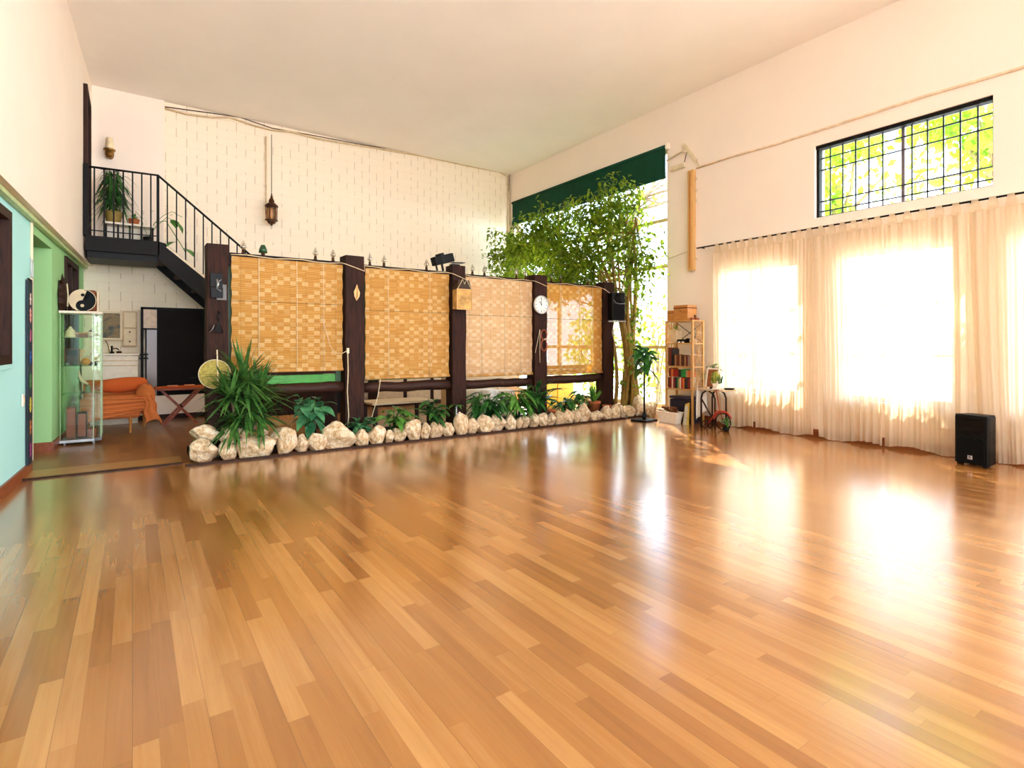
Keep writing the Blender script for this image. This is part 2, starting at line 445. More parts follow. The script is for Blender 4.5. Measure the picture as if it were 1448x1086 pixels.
def cloth_mat(name, c1, c2, s=46):
    t = NT(name); vec = t.coord('Object')
    w = t.n('ShaderNodeTexWave'); w.bands_direction = 'Z'; w.inputs['Scale'].default_value = s*.35; w.inputs['Distortion'].default_value = 1.6; t.l(vec, w.inputs['Vector'])
    n1 = t.noise(vec, 12, 3)
    col = t.mix(t.math('MULTIPLY', w.outputs['Fac'], .7), lin(c1), lin(c2))
    col = t.mix(t.math('MULTIPLY', n1, .3), col, lin(c1))
    return t.done(t.principled(col, .85, 0, .15, t.bump(w.outputs['Fac'], .4, .006)))
M['orange'] = cloth_mat('orange_rib_cloth', (190,92,42), (234,152,88))
M['orange2'] = cloth_mat('orange_knit_cloth', (196,84,34), (222,120,64), 90)
M['wicker'] = pm('woven_straw', (168,150,74), .7, 0, .2, .25, 40, .5, 120)
M['whitecloth'] = pm('white_cloth', (236,228,214), .85, 0, .1, .05)
M['yellow'] = pm('lit_yellow', (248,184,40), .5, 0, .3, .08)  # bright light falling on a board, put into the yellow
M['rope'] = pm('cream_cord', (216,198,160), .8, 0, .1, .1)
M['cable'] = pm('pale_cable', (216,190,150), .6, 0, .2, .1)
M['red'] = pm('red_enamel', (176,44,32), .35, 0, .5, .08)
M['basket'] = pm('white_plastic_tub', (236,226,206), .5, 0, .3, .05)
M['bark'] = pm('firewood', (110,64,34), .85, 0, .15, .3, 20, .6, 40)
# ------------------------------------------------------------------ THE SETTING
XR, YB, ZC = 7.30, 10.65, 5.18
YREAR = -5.0
def LX(s): return -.51+.0478*(s-10.6)           # face of the upper left wall
def LG(s): return LX(s)-.105                    # face of the green wall below it
def wallmesh(name, mat, fn, s0, s1, z0, z1, d, openings, matfn=None):
    """fn(s, depth, z); openings are (s0, s1, z0, z1)"""
    ss = sorted({s0, s1, *[min(max(v, s0), s1) for o in openings for v in o[:2]]})
    zz = sorted({z0, z1, *[min(max(v, z0), z1) for o in openings for v in o[2:]]})
    def solid(i, j):
        if not (0 <= i < len(ss)-1 and 0 <= j < len(zz)-1): return False
        a, b = (ss[i]+ss[i+1])/2, (zz[j]+zz[j+1])/2
        return not any(o[0] < a < o[1] and o[2] < b < o[3] for o in openings)
    mb = MB()
    for i in range(len(ss)-1):
        for j in range(len(zz)-1):
            if not solid(i, j): continue
            a, b, c, e = ss[i], ss[i+1], zz[j], zz[j+1]
            for dd in (0, d): mb.add([fn(a,dd,c), fn(b,dd,c), fn(b,dd,e), fn(a,dd,e)], [(0,1,2,3)])
            if not solid(i-1, j): mb.add([fn(a,0,c), fn(a,d,c), fn(a,d,e), fn(a,0,e)], [(0,1,2,3)])
            if not solid(i+1, j): mb.add([fn(b,0,c), fn(b,d,c), fn(b,d,e), fn(b,0,e)], [(0,1,2,3)])
            if not solid(i, j-1): mb.add([fn(a,0,c), fn(b,0,c), fn(b,d,c), fn(a,d,c)], [(0,1,2,3)])
            if not solid(i, j+1): mb.add([fn(a,0,e), fn(b,0,e), fn(b,d,e), fn(a,d,e)], [(0,1,2,3)])
    return struct(mb.build(name, mat, weld=True))

# floors, ceiling
struct(MB().box(-3.2, XR+.3, YREAR-.2, 6.43, -.12, 0).build('floor', M['floor']))
struct(MB().box(-3.2, XR+.3, 6.43, YB+.2, -.12, 0).build('floor', M['floor2']))
struct(MB().box(-1.6, XR+.3, YREAR-.2, YB+.3, ZC, ZC+.14).build('ceiling', M['ceil']))
# threshold across the entrance of the sitting corner
struct(MB().box(-.84, .42, 6.41, 6.45, -.02, .014).build('trim_1', M['darkwood'], bevel=.004))
struct(MB().box(-.82, .42, 6.455, 6.84, -.02, .008).build('trim_21', woodmat('border_wood', (156,108,54), (182,134,74), .3, 0, 4, .05)))
struct(MB().box(.43, 7.22, 6.235, 6.265, -.02, .022).build('trim_2', M['darkwood'], bevel=.004))
# brick wall at the back, and the flush plastered bay in its corner
struct(MB().box(-.75, XR+.25, YB, YB+.25, 0, ZC).build('wall_back', M['brick']))
struct(MB().box(-.56, .43, YB-.06, YB-.001, 2.72, ZC).build('wall_corner', M['wall'], bevel=.006))
# window wall: the tall garden window, the high grilled window and the curtained windows
BIG = (6.02, 10.45, .12, 4.47)
HIGH = (1.83, 3.63, 2.84, 3.78)
LOWS = [(3.86, 5.00, .52, 2.32), (2.16, 3.29, .52, 2.32), (.48, 1.62, .52, 2.32)]
FILL_TALL = (-4.6, -.3, .3, 4.6)  # unseen window added to light the left wall and ceiling
wallmesh('wall_right', M['wall'], lambda s, d, z: (XR+d, s, z), YREAR, YB+.25, 0, ZC, .26, [BIG, HIGH, FILL_TALL]+LOWS)
# left side: plastered upper wall overhanging the green wall
wallmesh('wall_left_upper', M['wall'], lambda s, d, z: (LX(s)-d, s, z), YREAR, YB+.25, 2.40, ZC, .42, [(9.62, 10.46, 2.71, 4.79)])
PASS = (6.88, 7.98, -.01, 2.27)
WIN1 = (4.6, 6.03, 1.04, 2.28)
WIN2 = (8.83, 9.93, 1.03, 2.31)
wallmesh('wall_left_near', M['green_coollit'], lambda s, d, z: (LG(s)-d, s, z), YREAR, 6.88, 0, 2.40, .2, [WIN1])
wallmesh('wall_left', M['green'], lambda s, d, z: (LG(s)-d, s, z), 6.88, YB+.2, 0, 2.40, .2, [PASS, WIN2])
# moulding strip that runs along the foot of the overhang
mb = MB(); a, b = (LG(YREAR)+.03, YREAR, 2.375), (LG(YB)+.03, YB-.01, 2.375)
mb.bar(a, b, .045, .04); struct(mb.build('trim_3', pm('pale_green_moulding', (196,212,150), .5)))
# side passage
mb = MB()
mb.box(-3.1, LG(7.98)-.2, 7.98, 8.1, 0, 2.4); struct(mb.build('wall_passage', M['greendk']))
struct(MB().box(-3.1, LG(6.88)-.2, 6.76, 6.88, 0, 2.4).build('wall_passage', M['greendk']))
struct(MB().box(-3.2, -3.1, 6.7, 8.2, 0, 2.4).build('wall_passage', M['wall']))
struct(MB().box(-3.2, LG(7.4)-.19, 6.7, 8.2, 2.27, 2.39).build('ceiling', M['ceil']))
# rear wall behind the camera, with unseen tall windows added to light the hall
wallmesh('wall_rear', M['wall'], lambda s, d, z: (s, YREAR-d, z), -1.6, XR+.25, 0, ZC, .2, [(-1.1,1.5,.3,4.6),(1.9,4.3,.3,4.6)])
for k, (a, b) in enumerate(((-1.1,1.5),(1.9,4.3))):
    mb = MB()
    for x in (a+.03, (a+b)/2, b-.03): mb.box(x-.03, x+.03, YREAR-.13, YREAR-.07, .3, 4.6)
    for z in (.33, 2.45, 4.57): mb.box(a, b, YREAR-.13, YREAR-.07, z-.03, z+.03)
    struct(mb.build('window_%d' % (10+k), M['white']))
# skirtings
mb = MB(); mb.prism([(LG(YREAR)-.001,YREAR,0),(LG(YREAR)+.018,YREAR,0),(LG(YREAR)+.018,YREAR,.095),(LG(YREAR)-.001,YREAR,.095)], V(LG(6.86)-LG(YREAR), 6.86-YREAR, 0))
struct(mb.build('baseboard_left', M['terra']))
mb = MB(); mb.prism([(LG(8.0)-.001,8.0,0),(LG(8.0)+.018,8.0,0),(LG(8.0)+.018,8.0,.11),(LG(8.0)-.001,8.0,.11)], V(LG(10.6)-LG(8.0), 2.6, 0))
struct(mb.build('baseboard_left_far', M['terra']))
struct(MB().box(-3.0, LG(7.98)+.018, 7.962, 7.982, 0, .11).build('baseboard_passage', M['terra']))
struct(MB().box(XR-.018, XR-.001, YREAR, 5.98, 0, .10).build('baseboard_right', M['terra']))
struct(MB().box(-.6, 7.25, YB-.02, YB-.001, 0, .10).build('baseboard_back', M['darkwood']))

# --- window_1: dark framed window in the near left wall; window_2: the one by the glass cabinet
def side_window(name, s0, s1, z0, z1, mull):
    root = bpy.data.objects.new(name, None); COL.objects.link(root); root['kind'] = 'structure'
    x = LG((s0+s1)/2); root.location = (x, (s0+s1)/2, z0); WM[name] = Matrix.Translation(root.location)
    mb = MB(); w = .075
    def pc(sa, sb, za, zb, d0, d1):
        mb.add([(LG(sa)+d0,sa,za),(LG(sb)+d0,sb,za),(LG(sb)+d0,sb,zb),(LG(sa)+d0,sa,zb),(LG(sa)+d1,sa,za),(LG(sb)+d1,sb,za),(LG(sb)+d1,sb,zb),(LG(sa)+d1,sa,zb)],
               [(0,1,2,3),(7,6,5,4),(0,4,5,1),(1,5,6,2),(2,6,7,3),(3,7,4,0)])
    pc(s0, s0+w, z0, z1, -.12, .025); pc(s1-w, s1, z0, z1, -.12, .025)
    pc(s0+w, s1-w, z1-w, z1, -.12, .025); pc(s0+w, s1-w, z0, z0+w, -.12, .025)
    for m_ in mull: pc(m_-.03, m_+.03, z0+w, z1-w, -.1, .01)
    mb.build('window_frame', M['darkwood'], root, world=True, weld=False)
    m2 = MB(); m2.add([(LG(s0)-.07,s0,z0),(LG(s1)-.07,s1,z0),(LG(s1)-.07,s1,z1),(LG(s0)-.07,s0,z1),(LG(s0)-.09,s0,z0),(LG(s1)-.09,s1,z0),(LG(s1)-.09,s1,z1),(LG(s0)-.09,s0,z1)],
               [(0,1,2,3),(7,6,5,4),(0,4,5,1),(1,5,6,2),(2,6,7,3),(3,7,4,0)])
    m2.build('pane', M['brownpane'], root, world=True)
side_window('window_1', *WIN1, [5.3]); side_window('window_2', *WIN2, [9.42])
struct(MB().box(LG(5.3)-.02, LG(5.3)+.055, 4.55, 6.08, 1.0, 1.04).build('trim_4', M['green_coollit'], bevel=.005))
# --- door_1: brown door up on the stair landing
root = bpy.data.objects.new('door_1', None); COL.objects.link(root); root['kind'] = 'structure'
root.location = (LX(10.0)-.05, 10.0, 2.71); WM['door_1'] = Matrix.Translation(root.location)
mb = MB(); x = LX(10.0)
mb.box(x-.16, x+.03, 9.60, 9.66, 2.71, 4.81).box(x-.16, x+.03, 10.40, 10.47, 2.71, 4.81).box(x-.16, x+.03, 9.66, 10.40, 4.74, 4.81)
mb.build('door_frame', M['darkwood'], root, world=True)
MB().box(x-.12, x-.07, 9.66, 10.40, 2.715, 4.74).build('door_leaf', M['brownwood'], root, world=True, bevel=.006)
hd = MB().ball((x-.045, 9.75, 3.72), .03).build('door_knob', M['brass'], root, world=True, smooth=True)

# --- window_3: tall garden window
def frame_window(name, y0, y1, z0, z1, vs, hs, w, mat, x0, x1, glass='glass', gx=None):
    root = bpy.data.objects.new(name, None); COL.objects.link(root); root['kind'] = 'structure'
    root.location = ((x0+x1)/2, (y0+y1)/2, z0); WM[name] = Matrix.Translation(root.location)
    mb = MB()
    mb.box(x0, x1, y0, y0+w, z0, z1).box(x0, x1, y1-w, y1, z0, z1).box(x0, x1, y0+w, y1-w, z0, z0+w).box(x0, x1, y0+w, y1-w, z1-w, z1)
    for v in vs: mb.box(x0+.004, x1-.004, v-w*.5, v+w*.5, z0+w, z1-w)
    for h in hs: mb.box(x0+.008, x1-.008, y0+w, y1-w, h-w*.4, h+w*.4)
    mb.build('window_frame', mat, root, world=True)
    gx = gx or (x0+x1)/2
    MB().box(gx-.003, gx+.003, y0+w*.5, y1-w*.5, z0+w*.5, z1-w*.5).build('pane', M[glass], root, world=True)
    return root
frame_window('window_3', *BIG[:2], *BIG[2:], [7.45, 8.95], [1.15, 2.52, 3.30], .07, pm('cream_window_frame', (222,196,150), .5), XR+.08, XR+.15)
# --- window_4: high window with a leaded grid of bars
wroot = frame_window('window_4', *HIGH, [2.68], [], .035, pm('grey_window_frame', (120,108,112), .45, .3), XR+.12, XR+.17)
mb = MB()
for k in range(1, 12):
    y = 1.83+1.8*k/12
    if abs(y-2.68) < .08: continue
    mb.bar((XR+.10, y, 2.84), (XR+.10, y, 3.78), .016, .012)
for z in (2.93, 3.06, 3.47, 3.62): mb.bar((XR+.10, 1.83, z), (XR+.10, 3.63, z), .012, .016)
mb.build('grid_bars', pm('grid_bar_metal', (70,68,74), .5, .4), wroot, world=True)
MB().box(XR+.03, XR+.12, 1.83, 3.63, 3.735, 3.78).build('head_rail', M['iron'], wroot, world=True)
MB().box(XR+.05, XR+.12, 3.595, 3.63, 2.84, 3.735).build('side_rail', M['iron'], wroot, world=True)
# --- windows behind the curtains
for k, (a, b, c, d) in enumerate(LOWS):
    frame_window('window_%d' % (5+k), a, b, c, d, [(a+b)/2] if k == 0 else [], [1.07, 1.67], .045, M['white'], XR+.10, XR+.15)
    struct(MB().box(XR-.03, XR+.09, a-.02, b+.02, c-.035, c).build('trim_%d' % (5+k), M['wall'], bevel=.006))

frame_window('window_9', *FILL_TALL, [-3.2, -1.75], [1.5, 3.0], .06, M['white'], XR+.08, XR+.15)  # frame of the added fill window behind the camera
# ------------------------------------------------------------------ OUTSIDE
struct(MB().box(XR+.27, 34, -14, 30, -.5, -.15).build('ground_outside', pm('pale_garden_path', (240,236,228), .9, 0, .1, .12, 2)))
def leaf_cloud(mb, c, rad, n, L, W, seed, m=0, down=.3, flat=False):
    r = random.Random(seed)
    for i in range(n):
        while True:
            p = V(r.uniform(-1,1), r.uniform(-1,1), r.uniform(-1,1))
            if .25 < p.length < 1: break
        q = Vector(c)+V(p.x*rad[0], p.y*rad[1], p.z*rad[2])
        d = V(r.uniform(-1,1), r.uniform(-1,1), r.uniform(-.9,.5)-down).normalized()
        l = L*r.uniform(.6,1.25)
        s = d.cross(V(r.uniform(-1,1), r.uniform(-1,1), r.uniform(-1,1)))
        if s.length < .1: continue
        s.normalize(); w = W*r.uniform(.7,1.2)*.5; u = s.cross(d)*w*.35
        mb.add([q, q+d*l*.45-s*w+u, q+d*l, q+d*l*.45+s*w+u], [(0,1,2),(0,2,3)], m)
def garden_tree(label, base, trunk_pts, r0, clouds, mat, cat='tree', group=None, L=.16, W=.09, seed=1, twigs=0, bark='gbark'):
    t = thing('garden_tree', label, cat, base, 0, group)
    mb = MB(); k = len(trunk_pts)
    mb.tube(trunk_pts, [r0*(1-.6*i/max(1,k-1)) for i in range(k)], 8)
    r = random.Random(seed)
    for c in clouds:
        top = Vector(trunk_pts[-1]); st = Vector(trunk_pts[max(0, k-2)]).lerp(top, r.random())
        mid = st.lerp(Vector(c[0]), .5)+V(r.uniform(-.15,.15), r.uniform(-.15,.15), .1)
        mb.tube([st, mid, Vector(c[0])], [r0*.4, r0*.28, r0*.12], 6)
        for q in range(twigs):
            e = Vector(c[0])+V(r.uniform(-1,1)*c[1][0], r.uniform(-1,1)*c[1][1], r.uniform(-1,1)*c[1][2])
            mb.tube([mid, mid.lerp(e, .5)+V(r.uniform(-.1,.1), r.uniform(-.1,.1), r.uniform(-.1,.1)), e], [r0*.2, r0*.13, r0*.05], 5)
    mb.build('trunk', M[bark], t, world=True, smooth=True)
    lf = MB()
    for i, c in enumerate(clouds): leaf_cloud(lf, c[0], c[1], c[2], L, W, seed*17+i)
    if lf.f: lf.build('foliage', mat, t, world=True)
    return t
garden_tree('lime green garden tree beyond the high grilled window, at the end nearer the tall window', (9.6,4.5,-.15),
    [(9.6,4.5,-.15),(9.65,4.55,1.5),(9.55,4.45,2.9),(9.5,4.35,3.8)], .10,
    [((9.4,4.55,4.0),(.5,.34,.7),480),((9.6,4.45,3.2),(.5,.34,.5),400),((9.4,4.05,4.35),(.4,.4,.3),260),((9.7,3.7,3.9),(.4,.4,.5),60)], M['lime'], seed=3)
garden_tree('lime green garden tree beyond the high grilled window, at the end nearer the camera', (9.5,2.2,-.15),
    [(9.5,2.2,-.15),(9.55,2.25,1.6),(9.45,2.3,3.2),(9.5,2.35,4.0)], .11,
    [((9.3,2.5,4.25),(.5,.55,.5),480),((9.3,3.05,4.4),(.4,.35,.35),260),((9.4,2.35,3.8),(.4,.4,.5),330),((9.6,3.1,3.6),(.4,.4,.5),90)], M['lime'], seed=4)
for i, (x, y, h, m_, lab) in enumerate((
    (9.0, 9.6, 2.1, 'lime', 'sunlit green bush outside the tall window, close to the brick wall end'),
    (9.6, 8.15, 2.0, 'yellowleaf', 'pale yellowish bush outside the tall window, further from the bookshelf'),
    (9.2, 6.5, 2.0, 'yellowleaf', 'pale yellowish bush outside the tall window, nearest the bookshelf'))):
    t = thing('garden_bush', lab, 'bush', (x, y, -.15), 0)
    mb = MB()
    for q in range(5): mb.tube([(x+.05*q-.1, y, -.15), (x+R.uniform(-.3,.3), y+R.uniform(-.3,.3), h*.5), (x+R.uniform(-.4,.4), y+R.uniform(-.5,.5), h*.85)], [.03,.022,.008], 5)
    mb.build('stem', M['gbark'], t, world=True, smooth=True)
    lf = MB(); leaf_cloud(lf, (x, y, h*.55), (.55,.75,h*.55), 900 if i == 0 else 420, .15, .085, 50+i)
    lf.build('foliage', M[m_], t, world=True)
garden_tree('bare branched pale tree outside the uncovered end of the tall window', (11.2,6.9,-.15),
    [(11.2,6.9,-.15),(11.1,6.85,1.6),(11.25,6.95,3.0),(11.0,6.8,4.2)], .12,
    [((10.9,6.4,4.7),(.5,.7,.5),30),((11.0,7.2,4.9),(.5,.6,.5),30),((10.8,6.7,3.6),(.4,.8,.5),25),((11,7.6,4.1),(.4,.5,.5),25)], M['yellowleaf'], seed=8, twigs=14, L=.12, W=.07)
garden_tree('thinly leaved tall tree outside the tall window, near the brick wall end', (10.6,10.0,-.15),
    [(10.6,10.0,-.15),(10.5,10.05,2.0),(10.6,9.9,3.6),(10.5,9.8,4.6)], .14,
    [((10.3,9.6,4.8),(.9,1.0,.7),60),((10.4,8.7,5.0),(.8,.8,.55),50),((10.6,10.4,4.2),(.8,.7,.7),60)], M['yellowleaf'], seed=9, L=.16, W=.09, twigs=16)
# ------------------------------------------------------------------ TIMBER PARTITION
PX = [(.655,.865), (2.15,2.39), (3.635,3.855), (5.06,5.305), (6.52,6.755)]
PY0, PY1 = 6.70, 6.91
PH = [2.29, 2.30, 2.30, 2.27, 2.25]
PL = ['dark timber post with black iron plates and a round straw fan hung on it', 'dark timber post bearing a pale carved wooden leaf, between first and second blinds',
      'dark timber post with a parchment lantern and a clip spotlight on top', 'dark timber post carrying the round white wall clock', 'dark timber post with a black loudspeaker, beside the twisted trunks']
POSTS = []
for k, (a, b) in enumerate(PX):
    r = random.Random(40+k)
    mb = MB(); n = 14
    def fn(u, v, a=a, b=b, k=k, r=r):
        pts = [(a,PY0),(b,PY0),(b,PY1),(a,PY1),(a,PY0)]
        i = min(3, int(u*4)); f = u*4-i
        x = pts[i][0]*(1-f)+pts[i+1][0]*f; y = pts[i][1]*(1-f)+pts[i+1][1]*f
        z = .06+v*(PH[k]-.06)
        nz = noise.noise((x*3+k*5, y*3, z*1.3))*.010+noise.noise((x*14, y*14+k, z*4))*.004
        cx, cy = (a+b)/2, (PY0+PY1)/2
        return V(x+(x-cx)*nz*8, y+(y-cy)*nz*8, z)
    mb.grid(fn, 12, 26)
    top = [fn(i/12, 1) for i in range(12)]; bot = [fn(i/12, 0) for i in range(12)]
    c = sum(top, Vector())/12; c2 = sum(bot, Vector())/12
    mb.add(top+[c], [(i,(i+1)%12,12) for i in range(12)]); mb.add(bot+[c2], [((i+1)%12,i,12) for i in range(12)])
    POSTS.append(tag(mb.build('timber_post', M['post'], weld=True, bevel=.008, seg=2), PL[k], 'post', 'timber posts of the blind partition'))
BAYN = ['first','second','third','fourth']
LOGZ = [.675, .645, .625, .64]
BLZ = [(.88,2.185), (.755,2.175), (.738,2.165), (.722,2.155)]
for k in range(4):
    x0, x1 = PX[k][1]+.006, PX[k+1][0]-.006
    r = random.Random(70+k)
    pts = [(x0+(x1-x0)*i/8, 6.80+r.uniform(-.006,.006), LOGZ[k]+r.uniform(-.008,.008)) for i in range(9)]
    mb = MB().tube(pts, [.066+r.uniform(-.005,.005) for _ in pts], 12)
    tag(mb.build('log_rail', M['log'], smooth=True), 'horizontal dark log rail under the %s bamboo blind' % BAYN[k], 'rail', 'log rails of the partition')
    mb = MB().box(x0, x1, 6.775, 6.815, BLZ[k][1]-.005, BLZ[k][1]+.035)
    mb.box(x0, x0+.035, 6.775, 6.815, BLZ[k][1]-.105, BLZ[k][1]-.005); mb.box(x1-.035, x1, 6.775, 6.815, BLZ[k][1]-.105, BLZ[k][1]-.005)
    tag(mb.build('head_rail', M['rail'], weld=True), 'thin dark head rail above the %s bamboo blind' % BAYN[k], 'rail', 'head rails over the blinds')
    # green painted sash behind each blind
    t = thing('sash_frame', 'green painted sash frame showing below and beside the %s blind' % BAYN[k], 'frame', ((x0+x1)/2, 6.87, .72), 0, 'green frames behind the blinds')
    for xx in (x0, x1-.07): MB().box(xx, xx+.07, 6.85, 6.89, .735, 2.12).build('stile', pm('dark_green_paint', (30,70,24), .4), t, world=True, bevel=.004)
    z = BLZ[k][0]
    MB().box(x0+.07, x1-.07, 6.85, 6.89, .735, .735+(.10 if k == 0 else .06)).build('bottom_rail', M['greenframe'] if k == 0 else pm('moss_green_paint', (62,98,40), .5), t, world=True, bevel=.004)
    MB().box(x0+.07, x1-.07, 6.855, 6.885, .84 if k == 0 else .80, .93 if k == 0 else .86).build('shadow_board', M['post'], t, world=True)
# bamboo blinds hung in the bays
BX = [(.90, 2.125), (2.415, 3.60), (3.865, 5.035), (5.325, 6.50)]
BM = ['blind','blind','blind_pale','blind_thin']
BLAB = ['golden woven bamboo blind behind the spiky plant, first from the stairs', 'golden woven bamboo blind between the carved leaf post and lantern post',
        'paler woven bamboo blind between the lantern post and clock post', 'backlit woven bamboo blind showing window shapes, beside the loudspeaker post']
for k, (a, b) in enumerate(BX):
    z0, z1 = BLZ[k]; yb = 6.735
    t = thing('bamboo_blind', BLAB[k], 'blind', ((a+b)/2, yb, z0), 0, 'bamboo blinds of the partition')
    wd = (b-a)/2; h = z1-z0-.01
    mb = MB(); ns = int(h/.012)
    def fn(u, v):
        x = -wd+2*wd*u + (.004*math.sin(v*40+u*7) if u in (0, 1) else 0)
        zz = .03+v*(h-.03)
        y = .006*math.sin(v*9+k)*(1-v) + .0025*(1 if int(round(v*ns*2)) % 2 else -1) + .004*math.sin(u*5+k)
        return V(x, y, zz)
    mb.grid(fn, 14, ns*2)
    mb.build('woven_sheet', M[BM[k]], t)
    MB().tube([(-wd-.005,-.004,.015),(wd+.005,-.004,.015)], .019, 10).build('rolled_hem', M['blind'], t, smooth=True)
    for f in (-.55, .12, .62) if k != 1 else (-.5, .5):
        MB().tube([(f*wd,-.011,h),(f*wd+.004,-.012,h*.5),(f*wd,-.024,.0)], .0035, 5).build('cord', M['rope'], t, smooth=True)
    MB().tube([(-wd,-.006,h*.62),(wd,-.006,h*.62)], .002, 4).build('tie_thread', M['rail'], t)
# loose pull cord from the second blind down to the planter
tag(MB().tube([(2.60,6.70,.76),(2.55,6.66,.55),(2.44,6.62,.24)], .005, 6).build('pull_cord', M['rope'], smooth=True), 'pale pull cord slanting from the second blind to the planter', 'cord')
# bulbs standing on the head rails
BULB = [(344,0),(372,0,'g'),(446,0),(471,0),(523,1),(543,1),(603,1),(668,2),(685,2),(730,2),(743,2),(780,3),(793,3),(831,3)]
cnt = {}
for bb in BULB:
    px, k = bb[0], bb[1]
    cnt[k] = cnt.get(k, 0)+1
    zb = BLZ[k][1]+.035
    p = onY(px, 400, 6.795)
    if len(bb) > 2:
        t = thing('rail_lamp', 'small green shaded lamp on the rail above the first blind', 'lamp', (p.x, 6.795, zb))
        MB().lathe([(.02,0),(.022,.03),(.012,.04)], n=10).build('holder', M['bronze'], t, smooth=True)
        MB().lathe([(.046,.03),(.040,.07),(.022,.115),(.008,.12)], n=12).build('shade', pm('green_glass_shade', (34,74,44), .25), t, smooth=True, solid=.003)
        continue
    t = thing('candle_bulb', 'clear candle bulb on the rail above the %s blind, %s of that rail' % (BAYN[k], ORD[cnt[k]]), 'bulb', (p.x, 6.795, zb), 0, 'bulbs along the blind rails')
    MB().lathe([(.02,0),(.022,.01),(.016,.015),(.017,.042),(.010,.046)], n=10).build('holder', M['bronze'], t, smooth=True)
    MB().lathe([(.012,.044),(.032,.066),(.034,.08),(.022,.112),(.008,.142),(.001,.15)], n=10).build('glass_bulb', M['bulbglass'] if k < 3 else M['bottleglass'], t, smooth=True)
    c = MB()
    for j in range(4): c.tube([(.0,0,.045),(.012*math.cos(j*1.57),.012*math.sin(j*1.57),.075),(0,0,.115)], .0035, 4)
    c.build('filament', M['brass'], t)
# bulb string lying along the rails
pts = []
for k in range(4):
    for i in range(9):
        x = BX[k][0]+(BX[k][1]-BX[k][0])*i/8
        pts.append((x, 6.772+.004*math.sin(i*2.1), BLZ[k][1]+.012+.010*math.sin(i*1.7+k)))
    if k < 3: pts += [(PX[k+1][0]+.0, 6.688, BLZ[k][1]+.0), (PX[k+1][1], 6.688, BLZ[k+1][1]-.06)]
pts += [(6.53, 6.688, 2.12), (6.68, 6.66, 2.03)]
tag(MB().tube(pts, .0055, 5).build('lamp_cord', M['cable'], smooth=True), 'pale electric cord strung along the rails over the blinds', 'cord')

# ---- things hung on the first post
c = V(.755, PY0, 0)
t = thing('hanging_iron_plate', 'upper black iron plate with a figure, on the post by the straw fan', 'ornament', (.76, PY0-.006, 1.70), 0)
MB().box(-.075,.045,-.02,0,.12,.27).box(-.07,.05,-.022,0,0,.118).build('plate', M['black'], t, bevel=.006)
fg = MB(); fg.tube([(-.01,-.03,.20),(.0,-.035,.15),(-.015,-.032,.09)], [.012,.016,.010], 6).tube([(.0,-.03,.17),(.03,-.03,.20)], .005, 5).tube([(-.01,-.03,.10),(.03,-.03,.07)], .005, 5)
fg.build('figure', M['steel'], t, smooth=True)
MB().box(-.012,.085,-.014,0,-.02,.15).build('backing_plate', pm('grey_slate', (92,88,84), .5), t, bevel=.004)
t = thing('iron_bell', 'black conical iron bell hanging on the post below the iron plate', 'bell', (.765, PY0-.05, 1.33), 0)
MB().lathe([(.078,0),(.07,.012),(.03,.075),(.012,.10),(.004,.12)], n=4, mat=Matrix.Rotation(.785,3,'Z') @ Matrix.Diagonal((1,.55,1))).build('bell_body', M['iron'], t)
MB().tube([(0,0,.12),(-.02,.0,.18),(.01,.02,.21),(0,.045,.23)], .008, 6).build('hanger', M['iron'], t, smooth=True)
MB().tube([(-.09,-.0,-.005),(-.06,-.01,.03),(-.045,-.015,.075)], .005, 5).build('clapper_wire', M['steel'], t, smooth=True)
fanp = onY(304, 529, 6.64)
t = thing('straw_fan', 'round woven straw hand fan hanging on the post at the spiky plant', 'fan', (fanp.x, 6.655, fanp.z), 0)
rot = Matrix.Rotation(PI/2, 3, 'X') @ Matrix.Diagonal((1, 1, 1))
MB().lathe([(0,-.004),(.14,-.006),(.153,0),(.14,.006),(0,.008)], n=28, mat=rot).build('fan_disc', M['wicker'], t, smooth=True)
MB().bar((.03,-.014,-.15), (.02,-.014,.26), .012, .008, (0,1,0)).build('handle', M['rope'], t)
MB().tube([(.153*math.cos(a*PI/18), 0, .153*math.sin(a*PI/18)) for a in range(36)], .005, 5, closed=True).build('rim', M['rope'], t, smooth=True)
# ---- second post: carved leaf, switch with cable
t = thing('hanging_wood_carving', 'pale leaf shaped wood carving on the second timber post', 'ornament', (2.285, PY0-.004, 1.76), 0)
poly = [(.0,-.0,-.02),(.035,0,.03),(.045,0,.08),(.018,0,.14),(.005,0,.19),(-.012,0,.14),(-.035,0,.09),(-.028,0,.03)]
MB().prism(poly, V(0,-.016,0)).build('carving', M['yellowwood'], t, bevel=.005)
MB().tube([(.0,-.018,.0),(.008,-.022,.07),(.004,-.018,.15)], [.004,.008,.003], 6).build('carved_vein', M['woodbox'], t, smooth=True)
t = thing('cord_switch', 'small white switch on the second timber post with dangling cord', 'switch', (2.175, PY0-.006, 1.12), 0)
MB().box(-.014,.016,-.018,0,-.03,.035).build('switch_box', M['ivory'], t, bevel=.004)
MB().tube([(-.012,-.008,.0),(-.07,-.02,-.03),(-.16,-.04,-.03),(-.22,-.03,.06),(-.25,-.012,.2),(-.32,-.008,.42)], .004, 5).build('feed_cord', M['rope'], t, smooth=True)
MB().tube([(.0,-.008,-.03),(.006,-.006,-.25),(-.004,-.005,-.5),(.012,-.005,-.8),(.0,-.005,-.92)], .006, 6).build('down_cord', M['rope'], t, smooth=True)
